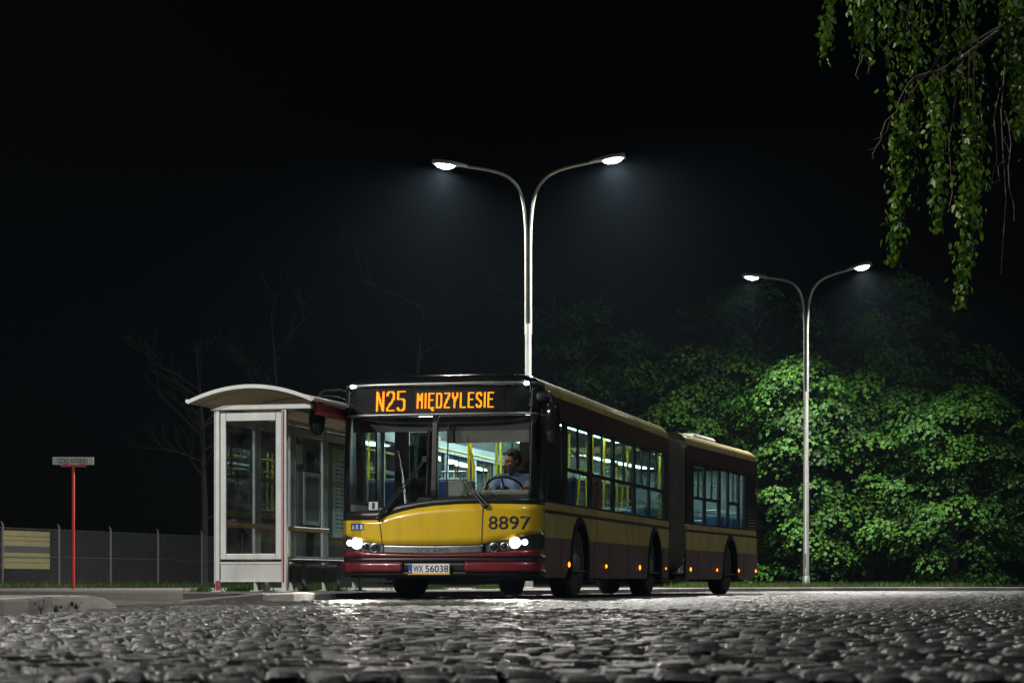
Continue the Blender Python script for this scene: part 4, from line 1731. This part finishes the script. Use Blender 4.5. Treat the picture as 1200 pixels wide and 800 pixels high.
# ------------------------------------------------------------------ street lamps
def street_lamp(name, x, y, rz, label, z0, power, glow=None, spread=165):
    t = empty(name, (x, y, z0), rz)
    tag(t, label, 'street lamp', 'double-armed street lamps')
    H0 = z0
    MB().lathe([(.085, 0), (.085, 1.0), (.080, 1.02), (.075, 3.4), (.068, 3.42), (.066, 5.45), (.060, 5.5), (.060, 5.52)], 20).build('pole', M['pole'], t, smooth=40)
    MB().lathe([(.14, 0), (.14, .02), (.10, .03), (.10, .30), (.088, .32)], 16).build('base_flange', M['pole'], t, smooth=40)
    MB().box(-.045, .045, -.092, -.080, .55, .95).build('hatch', M['pole'], t)
    for sd in (-1, 1):
        pts = [(.038, 5.3), (.038, 6.4), (.040, 7.2), (.055, 7.62), (.10, 8.02), (.20, 8.34), (.38, 8.56), (.62, 8.69), (.92, 8.77), (1.36, 8.85)]
        # smooth the path
        P = [Vector((sd * a, 0, b)) for a, b in pts]
        Q = []
        for i in range(len(P) - 1):
            p0, p1, p2, p3 = P[max(i - 1, 0)], P[i], P[i + 1], P[min(i + 2, len(P) - 1)]
            for k in range(5):
                u = k / 5
                Q.append(.5 * ((2 * p1) + (p2 - p0) * u + (2 * p0 - 5 * p1 + 4 * p2 - p3) * u * u + (3 * p1 - p0 - 3 * p2 + p3) * u ** 3))
        Q.append(P[-1])
        n = len(Q)
        MB().tube(Q, [.040 - .012 * i / n for i in range(n)], 12).build('arm', M['pole'], t, smooth=60)
        tilt = Matrix.Translation((sd * 1.30, 0, 8.845)) @ Matrix.Rotation(-sd * R(7), 4, 'Y')
        hd = MB()
        ns = 9
        for i in range(ns):
            k = i / (ns - 1)
            hw = .05 + .115 * math.sin(min(1, k * 1.35) * math.pi / 2) * (1 - max(0, k - .8) * 1.8)
            hh = .045 + .05 * math.sin(min(1, k * 1.2) * math.pi * .62)
            for a in range(12):
                w_ = 2 * math.pi * a / 12
                zz = math.sin(w_)
                hd.v.append(tilt @ Vector((sd * k * .74, hw * math.cos(w_), hh * zz if zz > 0 else .02 * zz)))
        for i in range(ns - 1):
            for a in range(12):
                hd.f.append((i * 12 + a, i * 12 + (a + 1) % 12, (i + 1) * 12 + (a + 1) % 12, (i + 1) * 12 + a))
        hd.f += [tuple(range(12)), tuple((ns - 1) * 12 + a for a in range(12))]
        L_ = hd.build('luminaire', M['pole'], t, smooth=50)
        bw = MB()
        bw.ellipsoid((0, 0, 0), (.21, .125, .085), 18, 8)
        bw.v = [tuple(tilt @ Vector((sd * .48 + q[0], q[1], min(q[2], -.012) - .008))) for q in bw.v]
        bw.build('lamp_bowl', glow or M['lamp_street'], L_, smooth=60)
        ld = bpy.data.lights.new('lamp_light', 'AREA')
        ld.shape = 'DISK'
        ld.size = .28
        ld.spread = R(spread)
        ld.energy = power[0 if sd < 0 else 1]
        ld.color = (1, .97, .90)
        lo = bpy.data.objects.new('lamp_light', ld)
        COL.objects.link(lo)
        lo.parent = t
        lo.location = tilt @ Vector((sd * .48, 0, -.11))
        lo.rotation_euler = (0, -sd * R(12), 0)
    return t


LP = 2600
street_lamp('street_lamp', .34, 48.1, R(-10.3), 'tall double-armed street lamp rising behind the front of the bus', KZ - .006, (LP, LP))
street_lamp('street_lamp', 8.31, 65.1, R(-36.6), 'double-armed street lamp standing in front of the leafy trees', KZ - .006, (LP * .32, LP * .58), spread=145)
street_lamp('street_lamp', -13.5, 18.4, R(-35), 'double-armed street lamp on the near kerbed island beyond the left picture edge', KZ, (LP * 1.0, LP * 1.0), spread=180)

# ------------------------------------------------------------------ sign post
sg_ = empty('stop_position_sign', (-8.57, 45.0, KZ - .006), R(4))
tag(sg_, 'small grey sign with black lettering on a slim red post left of the shelter', 'sign')
MB().lathe([(.032, 0), (.032, 2.40), (.028, 2.41)], 14).build('post', M['signred'], sg_, smooth=40)
MB().cbox(-.24, .24, -.03, .03, 2.385, 2.42, .004).box(-.20, -.10, -.032, -.012, 2.42, 2.445).box(.14, .24, -.032, -.012, 2.42, 2.445).build('bracket', M['signred'], sg_)
bd = MB().cbox(-.40, .40, -.012, .012, 2.425, 2.575, .004).build('sign_board', M['signface'], sg_)
p, f = text_faces('CZOŁO AUTOBUSU', .094, .58, .016)
mb = MB()
mb.add([(-.30 + a, -.0145, 2.455 + b) for a, b in p], f)
mb.build('lettering', M['ink'], bd)

# ------------------------------------------------------------------ chain-link fence and the board on it
fz = KZ - .006
fence = empty('chain_link_fence', (-11.94, 54, fz), 0)
tag(fence, 'grey chain-link fence on slim posts behind the pavement left of the shelter', 'fence')
FD = Vector((.83, 2.5, 0))
i0, i1 = -3, 9
for i in range(i0, i1 + 1):
    q = FD * i
    pm_ = MB().tube([q, q + Vector((0, 0, 1.50))], .028, 8)
    pm_.tube([q + Vector((0, 0, 1.50)), q + Vector((-.04, -.02, 1.56))], [.02, .012], 6)
    pm_.build('fence_post', M['fpost'], fence, smooth=50)
for z in (.08, .75, 1.42):
    MB().tube([FD * i0 + Vector((0, 0, z)), FD * i1 + Vector((0, 0, z))], .006, 5).build('line_wire', M['wire'], fence)
Lf = FD.length * (i1 - i0)
du_ = FD.normalized()
nn_ = Vector((du_.y, -du_.x, 0))
mbw = MB()
cell = .095
n = int(Lf / cell)
h0, h1 = .04, 1.43
for k in range(n):
    for sgn in (1, -1):
        a = k * cell
        b = a + sgn * (h1 - h0) * .62
        if b < 0 or b > Lf:
            continue
        pa_ = FD * i0 + du_ * a + Vector((0, 0, h0)) + nn_ * .003 * sgn
        pb_ = FD * i0 + du_ * b + Vector((0, 0, h1)) + nn_ * .003 * sgn
        w_ = .0030
        mbw.add([pa_ - du_ * w_, pa_ + du_ * w_, pa_ + nn_ * w_, pb_ - du_ * w_, pb_ + du_ * w_, pb_ + nn_ * w_], [(0, 1, 4, 3), (1, 2, 5, 4), (2, 0, 3, 5)])
tag(mbw.build('wire_mesh', M['wire'], fence), kind='stuff')

bo = empty('fence_banner', Vector((-11.94, 54, fz)) - nn_ * .05, 0)
tag(bo, 'faded yellow board with a dark stripe fixed behind the fence at the left edge', 'banner')


def plank(z0, z1, m, name):
    mb = MB()
    a, b = du_ * .06, du_ * 2.28
    t = nn_ * -.03
    mb.add([a + Vector((0, 0, z0)), b + Vector((0, 0, z0)), b + t + Vector((0, 0, z0)), a + t + Vector((0, 0, z0)), a + Vector((0, 0, z1)), b + Vector((0, 0, z1)), b + t + Vector((0, 0, z1)), a + t + Vector((0, 0, z1))],
           [(0, 1, 5, 4), (1, 2, 6, 5), (2, 3, 7, 6), (3, 0, 4, 7), (4, 5, 6, 7), (3, 2, 1, 0)])
    return mb.build(name, m, bo)


for z0, z1 in ((.46, .60), (.61, .72), (.73, .84), (1.0, 1.12), (1.13, 1.23), (1.24, 1.36)):
    plank(z0, z1, M['banner'], 'board')
plank(.845, .995, M['bannerdark'], 'dark_board')


# ------------------------------------------------------------------ trees
def unit_rows(a):
    return a / np.maximum(np.linalg.norm(a, axis=1, keepdims=True), 1e-9)


def leaf_cloud(pos, nrm, size, base_v, base_f, droop_dir=None):
    """leaf polygons: base shape lies in xy, tip at +y"""
    n = len(pos)
    nrm = unit_rows(nrm)
    ref = rng.normal(size=(n, 3))
    if droop_dir is not None:
        ref = ref * .5 + droop_dir
    yv = ref - nrm * np.sum(ref * nrm, 1, keepdims=True)
    yv = unit_rows(yv)
    xv = np.cross(yv, nrm)
    B = np.asarray(base_v, float)
    sz = np.asarray(size)[:, None, None]
    V = pos[:, None, :] + sz * (B[None, :, 0, None] * xv[:, None, :] + B[None, :, 1, None] * yv[:, None, :] + B[None, :, 2, None] * nrm[:, None, :])
    k = len(B)
    Fc = np.asarray(base_f)[None] + (np.arange(n) * k)[:, None, None]
    return V.reshape(-1, 3), Fc.reshape(-1, 3), k


ML_V = [(0, -.35, 0), (.46, -.22, .05), (.30, .30, .05), (0, .62, -.05), (-.30, .30, .05), (-.46, -.22, .05), (0, .05, -.04)]
ML_F = [(6, i, (i + 1) % 6) for i in range(6)]
BL_V = [(0, -.42, 0), (.34, -.12, .05), (.22, .22, .03), (0, .55, -.04), (-.22, .22, .03), (-.34, -.12, .05)]
BL_F = [(0, 1, 2), (0, 2, 3), (0, 3, 4), (0, 4, 5)]


def maple(x, y, hgt, rad, label, seed, nclump=150, nleaf=62, low=.5):
    r = np.random.default_rng(seed)
    t = empty('maple_tree', (x, y, KZ - .01), 0)
    tag(t, label, 'tree', 'leafy trees behind the road')
    tr = MB()
    tr.tube([(0, 0, -.05), (.05, 0, hgt * .25), (-.06, .05, hgt * .5), (.03, 0, hgt * .75), (0, 0, hgt * .96)], [.17, .14, .11, .07, .02], 9)
    C = []
    for k in range(nclump):
        zz = r.uniform(0, 1) ** .9
        z = low + zz * (hgt - low)
        prof = rad * (.72 + .28 * math.sin(math.pi * min(1, zz * .8 + .25))) * (1 - max(0, zz - .82) * 2.4)
        a = r.uniform(0, 2 * math.pi)
        q = prof * r.uniform(.35, 1.12) * (1 + .28 * math.sin(3 * a + seed) + .22 * math.sin(z * 2.3 + seed))
        c = np.array([q * math.cos(a), q * math.sin(a), z])
        C.append(c)
        if k % 5 == 0:
            st = Vector((0, 0, max(.3, z - .5 - q * .35)))
            e = Vector(c)
            md = st.lerp(e, .5) + Vector((0, 0, .12))
            tr.tube([st, md, e], [.045, .03, .008], 5)
    tr.build('trunk', M['bark'], t, smooth=60)
    P, Nn, S, Tn = [], [], [], []
    for c in C:
        R_ = r.uniform(.30, .85)
        m = int(nleaf * 1.15 * (R_ / .5) ** 1.7)
        rho = R_ * np.sqrt(r.uniform(0, 1, m))
        th = r.uniform(0, 2 * math.pi, m)
        outw = np.array([c[0], c[1], 0]) / max(.3, np.hypot(c[0], c[1]))
        p = np.stack([c[0] + rho * np.cos(th), c[1] + rho * np.sin(th), c[2] - .55 * rho ** 2 / R_ + r.normal(0, .07, m)], 1)
        p[:, 2] -= .25 * ((p[:, :2] - c[:2]) @ outw[:2])
        nn = np.stack([np.cos(th) * rho / R_ * .6, np.sin(th) * rho / R_ * .6, np.full(m, .8)], 1) + outw * .55 + r.normal(0, .33, (m, 3))
        P.append(p)
        Nn.append(nn)
        S.append(r.uniform(.09, .155, m))
        base = r.uniform(.0, .85)
        Tn.append(np.clip(base + r.normal(0, .2, m), 0, 1))
    P = np.vstack(P)
    keep = P[:, 2] > .08
    P, Nn, S, Tn = P[keep], np.vstack(Nn)[keep], np.concatenate(S)[keep], np.concatenate(Tn)[keep]
    dd = np.stack([P[:, 0] * .2, P[:, 1] * .2, np.full(len(P), -.9)], 1)
    V, Fc, k = leaf_cloud(P, Nn, S, ML_V, ML_F, dd)
    fast_mesh('crown', V, Fc, M['maple'], t, False, np.repeat(Tn, k))
    return t


maple(3.6, 78.0, 8.6, 2.5, 'dim leafy maple tree above the bus roof in front of the articulation', 31, 150)
maple(6.3, 73.6, 7.6, 2.3, 'leafy green maple tree half hidden behind the rear section of the bus', 41, 170)
maple(8.9, 70.0, 7.0, 2.1, 'bright leafy maple tree directly behind the right street lamp pole', 32, 180)
maple(11.0, 71.2, 8.0, 2.4, 'leafy maple tree just right of the right street lamp pole', 33, 190)
maple(13.3, 69.6, 6.0, 2.0, 'low leafy maple tree with branches to the ground at the right end of the trees', 34, 170, low=.3)
maple(14.0, 73.0, 7.6, 2.3, 'leafy maple tree set back behind the low one near the hanging birch', 42, 150)
maple(17.1, 72.5, 6.8, 1.9, 'shaded leafy maple tree at the far right edge of the picture', 35, 120)
maple(2.2, 76.5, 9.5, 2.4, 'tall dim maple tree behind the bus beside the tall lamp pole', 36, 110, low=2.5)
maple(8.0, 76.5, 10.0, 2.8, 'tall dark maple tree rising behind the others left of the right street lamp', 37, 120, low=3)
maple(12.8, 77.5, 10.5, 2.9, 'tall dark maple tree rising behind the others right of the right street lamp', 38, 120, low=3)


def bare_tree(x, y, hgt, label, seed):
    r = random.Random(seed)
    t = empty('bare_tree', (x, y, -.05), 0)
    tag(t, label, 'tree', 'dim bare trees behind the fence')
    trunk = MB()
    cr = MB()
    top = Vector((r.uniform(-.5, .5), 0, hgt))
    pts = [Vector((0, 0, 0)), Vector((r.uniform(-.2, .2), 0, hgt * .35)), Vector((r.uniform(-.3, .3), .1, hgt * .7)), top]
    trunk.tube(pts, [.14, .11, .06, .015], 8)

    def grow(p, d, ln, rad, lv):
        q = p + d * ln
        mid = p.lerp(q, .5) + Vector((r.uniform(-.1, .1), r.uniform(-.1, .1), r.uniform(-.05, .1))) * ln * .4
        cr.tube([p, mid, q], [rad, rad * .75, rad * .4], 4, cap=False)
        if lv > 0:
            for _ in range(r.choice((2, 3, 3))):
                nd = (d + Vector((r.uniform(-.8, .8), r.uniform(-.8, .8), r.uniform(-.25, .6)))).normalized()
                grow(p.lerp(q, r.uniform(.45, 1)), nd, ln * r.uniform(.5, .75), rad * .5, lv - 1)
    for k in range(14):
        zf = r.uniform(.25, .95)
        a = r.uniform(0, 6.28)
        i = min(2, int(zf * 3))
        p = pts[i].lerp(pts[i + 1], zf * 3 - i)
        d = Vector((math.cos(a), math.sin(a), r.uniform(.3, 1.1))).normalized()
        grow(p, d, hgt * r.uniform(.12, .24), .035, 3)
    trunk.build('trunk', M['bark'], t, smooth=60)
    cr.build('crown', M['bark'], t)
    return t


bare_tree(-9.9, 74, 8.0, 'dim thin tree with pale trunk behind the fence beside the shelter', 3)
bare_tree(-8.0, 79, 9.5, 'dim bare-branched tree faintly visible above the shelter roof', 4)
bare_tree(-3.4, 82, 10.5, 'dim bare-branched tree faintly visible above the front of the bus', 6)
bare_tree(1.8, 84, 11.0, 'dim bare-branched tree faintly visible behind the tall lamp pole', 8)

# ---- weeping birch reaching in from the right
bt = empty('weeping_birch', (6.9, 18.6, -.05), 0)
tag(bt, 'weeping birch with long hanging leafy twigs at the upper right corner', 'tree')
BB = Vector((6.9, 18.6, -.05))


def bp(x, y, d):
    return Vector(px_point(x, y, d)) - BB


tk = MB()
tk.tube([Vector((0, 0, 0)), Vector((-.05, 0, 1.8)), Vector((.08, .05, 3.8)), Vector((0, 0, 5.8)), Vector((.1, 0, 8.5))], [.19, .16, .13, .10, .03], 12)
tk.build('trunk', M['birchbark'], bt, smooth=60)
limbs = MB()
LIMB = [[Vector((.05, .03, 3.6)), bp(1330, 10, 18.4), bp(1200, -60, 18.2), bp(1100, -40, 18.0), bp(1000, -20, 17.8), bp(960, -10, 17.7)],
        [Vector((.05, .03, 4.2)), bp(1300, -60, 18.6), bp(1180, 30, 18.3), bp(1110, 78, 18.1), bp(1070, 92, 18.0), bp(1052, 122, 18.0)],
        [Vector((.03, .03, 4.0)), bp(1320, 30, 18.1), bp(1210, 20, 17.9), bp(1140, 50, 17.8), bp(1100, 88, 17.8)]]
for L_ in LIMB:
    Q = []
    for i in range(len(L_) - 1):
        p0, p1, p2, p3 = L_[max(i - 1, 0)], L_[i], L_[i + 1], L_[min(i + 2, len(L_) - 1)]
        for k in range(5):
            u = k / 5
            Q.append(.5 * ((2 * p1) + (p2 - p0) * u + (2 * p0 - 5 * p1 + 4 * p2 - p3) * u * u + (3 * p1 - p0 - 3 * p2 + p3) * u ** 3))
    Q.append(L_[-1])
    m_ = len(Q)
    limbs.tube(Q, [max(.004, .05 * (1 - i / m_) ** 1.6) for i in range(m_)], 7)
limbs.build('limb', M['birchbark'], bt, smooth=60)
tw = MB()
LP_, LN_, LS_, LT_ = [], [], [], []
STR = []
# (x top, y top, x bottom, y bottom, distance, spread in m, leaves per m, leafy from)
STR += [(1060, 112, 1048, 308, 18.0, .10, 150, .05), (1066, 108, 1060, 215, 18.0, .09, 110, .1), (1052, 118, 1047, 290, 18.1, .07, 80, .2)]
STR += [(1095, 85, 1099, 272, 17.8, .10, 130, .0), (1090, 90, 1104, 210, 17.9, .10, 110, .0), (1100, 80, 1092, 180, 17.7, .10, 100, .1)]
STR += [(1136, 60, 1130, 356, 17.7, .10, 125, .18), (1142, 55, 1136, 300, 17.8, .09, 100, .3), (1128, 70, 1124, 345, 17.7, .08, 70, .4), (1138, 40, 1146, 230, 17.9, .10, 100, .1)]
STR += [(972, -25, 966, 72, 17.7, .06, 80, .0), (976, -25, 970, 60, 17.75, .06, 60, .2)]
STR += [(1012, -25, 1014, 66, 17.8, .10, 120, .0), (1024, -25, 1022, 58, 17.9, .09, 100, .0), (1004, -25, 1006, 50, 17.9, .09, 100, .0)]
STR += [(1192, -25, 1190, 166, 18.0, .10, 110, .0), (1200, -25, 1198, 150, 18.1, .10, 110, .0), (1184, -25, 1186, 120, 17.9, .10, 90, .0), (1215, -25, 1212, 180, 18.2, .1, 90, 0)]
rb = random.Random(21)
for k in range(15):
    x = rb.uniform(1038, 1225)
    STR.append((x, rb.uniform(-60, 10), x + rb.uniform(-12, 8), rb.uniform(40, 118), rb.uniform(17.6, 18.6), .11, 62, 0))
for (xa, ya, xb, yb, d, sp, dens, lf) in STR:
    a, b = bp(xa, ya, d), bp(xb, yb, d)
    n_ = 9
    P = []
    ph = rb.uniform(0, 6)
    for i in range(n_):
        k = i / (n_ - 1)
        P.append(a.lerp(b, k) + Vector((.035 * math.sin(k * 5 + ph), .04 * math.sin(k * 4 + ph * 2), 0)) * (k * (1.2 - k) * 2))
    tw.tube(P, [.0045 - .003 * i / n_ for i in range(n_)], 4, cap=False)
    ln = (b - a).length * (1 - lf)
    m = int(ln * dens * 1.6)
    for j in range(m):
        k = lf + (1 - lf) * rb.random()
        q = P[min(n_ - 2, int(k * (n_ - 1)))].lerp(P[min(n_ - 1, int(k * (n_ - 1)) + 1)], (k * (n_ - 1)) % 1)
        w_ = sp * 1.2 * (1.0 if k < .85 else (1.15 - k) / .3) * abs(rb.gauss(0, .55))
        an = rb.uniform(0, 6.28)
        LP_.append((q.x + w_ * math.cos(an), q.y + w_ * math.sin(an), q.z + rb.gauss(0, .02) - w_ * .4))
        LN_.append((math.cos(an) + rb.gauss(0, .5), math.sin(an) + rb.gauss(0, .5) - .3, rb.gauss(.25, .4)))
        LS_.append(rb.uniform(.030, .076))
        LT_.append(min(1, max(0, rb.gauss(.45, .28))))
# bare twigs
for (xa, ya, xb, yb, d) in ((1176, 40, 1176, 323, 18.1), (1170, 100, 1163, 225, 18.0), (1180, 130, 1187, 260, 18.2), (1050, 130, 1020, 178, 18.0), (1052, 140, 1022, 165, 18.0), (1035, 155, 1020, 188, 18.0), (1110, 60, 1062, 112, 17.9), (1125, 30, 1075, 95, 17.9), (1010, 62, 1003, 95, 17.8), (1014, 66, 1018, 88, 17.8), (1176, 190, 1165, 215, 18.1), (1178, 160, 1184, 205, 18.1), (1118, 90, 1112, 250, 17.9), (1150, 70, 1152, 190, 18.0)):
    a, b = bp(xa, ya, d), bp(xb, yb, d)
    P = [a.lerp(b, k / 6) + Vector((.02 * math.sin(k * 1.7 + xa), 0, .03 * math.sin(k * 1.1))) for k in range(7)]
    tw.tube(P, [.005 - .0005 * k for k in range(7)], 4, cap=False)
tw.build('hanging_twigs', M['twig'], bt)
V, Fc, k = leaf_cloud(np.array(LP_), np.array(LN_), np.array(LS_), BL_V, BL_F, np.array([0, 0, -1.0]))
tag(fast_mesh('leaves', V, Fc, M['birch'], bt, False, np.repeat(np.array(LT_), k)), kind='stuff')


# ------------------------------------------------------------------ weeds, grass
def weed(x, y, label, seed, h=.06):
    r = np.random.default_rng(seed)
    t = empty('weed', (x, y, -.015), 0)
    tag(t, label, 'weed', 'weeds growing at the kerb foot')
    mb = MB()
    P, Nn, S = [], [], []
    for k in range(6):
        a = r.uniform(0, 6.28)
        tip = Vector((math.cos(a) * .05, math.sin(a) * .05, h * r.uniform(.7, 1.4)))
        mb.tube([(0, 0, 0), tip * .5 + Vector((0, 0, .012)), tip], [.002, .0016, .001], 4)
        for q in range(5):
            c = tip * r.uniform(.4, 1.05)
            P.append(tuple(c))
            Nn.append((math.cos(a) * .5 + r.normal(0, .3), math.sin(a) * .5 - .5, .7))
            S.append(r.uniform(.018, .034))
    mb.build('stem', M['grass'], t)
    V, Fc, k = leaf_cloud(np.array(P), np.array(Nn), np.array(S), BL_V, BL_F)
    fast_mesh('leaf', V, Fc, M['grass'], t, False, np.repeat(r.uniform(.2, .9, len(P)), k))


for j, (px, d, lab, h) in enumerate(((46, 15.9, 'larger leafy weed at the foot of the pale kerb at the left', .085), (63, 16.5, 'low weed in the middle of the row at the kerb foot', .06), (88, 17.6, 'small weed right of the others at the kerb foot', .055))):
    weed(edge_x(ISLE, d) + .05, d, lab, 60 + j, h)


def grass(name, pts, n, h, seed, spread=.14):
    """blades scattered along a polyline band"""
    r = np.random.default_rng(seed)
    P = np.array(pts, float)
    seg = r.integers(0, len(P) - 1, n)
    cl = r.uniform(0, 1, 9)
    k = np.clip(cl[r.integers(0, 9, n)] + r.normal(0, .05, n), 0, 1)[:, None]
    q = P[seg] * (1 - k) + P[seg + 1] * k
    q[:, :2] += r.normal(0, spread, (n, 2))
    hh = h * r.uniform(.4, 1.3, n)
    an = r.uniform(0, 6.28, n)
    w = .008
    dx, dy = np.cos(an) * w, np.sin(an) * w
    tip = q + np.stack([r.normal(0, .3, n) * hh, r.normal(0, .3, n) * hh, hh], 1)
    A = q + np.stack([dx, dy, 0 * dx], 1)
    B = q - np.stack([dx, dy, 0 * dx], 1)
    V = np.stack([A, B, tip], 1).reshape(-1, 3)
    Fc = np.arange(3 * n).reshape(-1, 3)
    return tag(fast_mesh(name, V, Fc, M['grass'], None, False, np.repeat(r.uniform(0, 1, n), 3)), kind='stuff')


f0 = Vector((-11.94, 54, KZ))
tag(grass('fence_grass', [tuple(f0 + FD * i + Vector((.1, -.1, 0))) for i in range(-3, 10)], 5500, .15, 71), 'sparse grass along the foot of the fence', 'grass')
tag(grass('verge_grass', [(4.2, 58, KZ), (6.6, 61.5, KZ), (9.8, 65.6, KZ), (15.0, 69.2, KZ), (21, 72, KZ)], 7000, .15, 72, .3), 'grass strip at the foot of the leafy trees', 'grass')
tag(grass('shelter_grass', [(-4.0, 29.6, KZ), (-3.5, 31.5, KZ), (-2.7, 34.5, KZ), (-1.3, 40, KZ), (-.1, 45, KZ)], 5000, .08, 73, .07), 'low grass behind the shelter back wall', 'grass')

# ------------------------------------------------------------------ night air
hz = MB().box(-75, 75, -40, 135, -1.2, 16)
hm = bpy.data.materials.new('night_air')
hm.use_nodes = True
hm.node_tree.nodes.clear()
ho = hm.node_tree.nodes.new('ShaderNodeOutputMaterial')
pv = hm.node_tree.nodes.new('ShaderNodeVolumePrincipled')
pv.inputs['Color'].default_value = (.55, .78, 1.0, 1)
pv.inputs['Density'].default_value = .00012
pv.inputs['Anisotropy'].default_value = .55
hm.node_tree.links.new(pv.outputs[0], ho.inputs['Volume'])
tag(hz.build('haze', hm), 'thin night haze around the lamps', 'haze', kind='stuff')
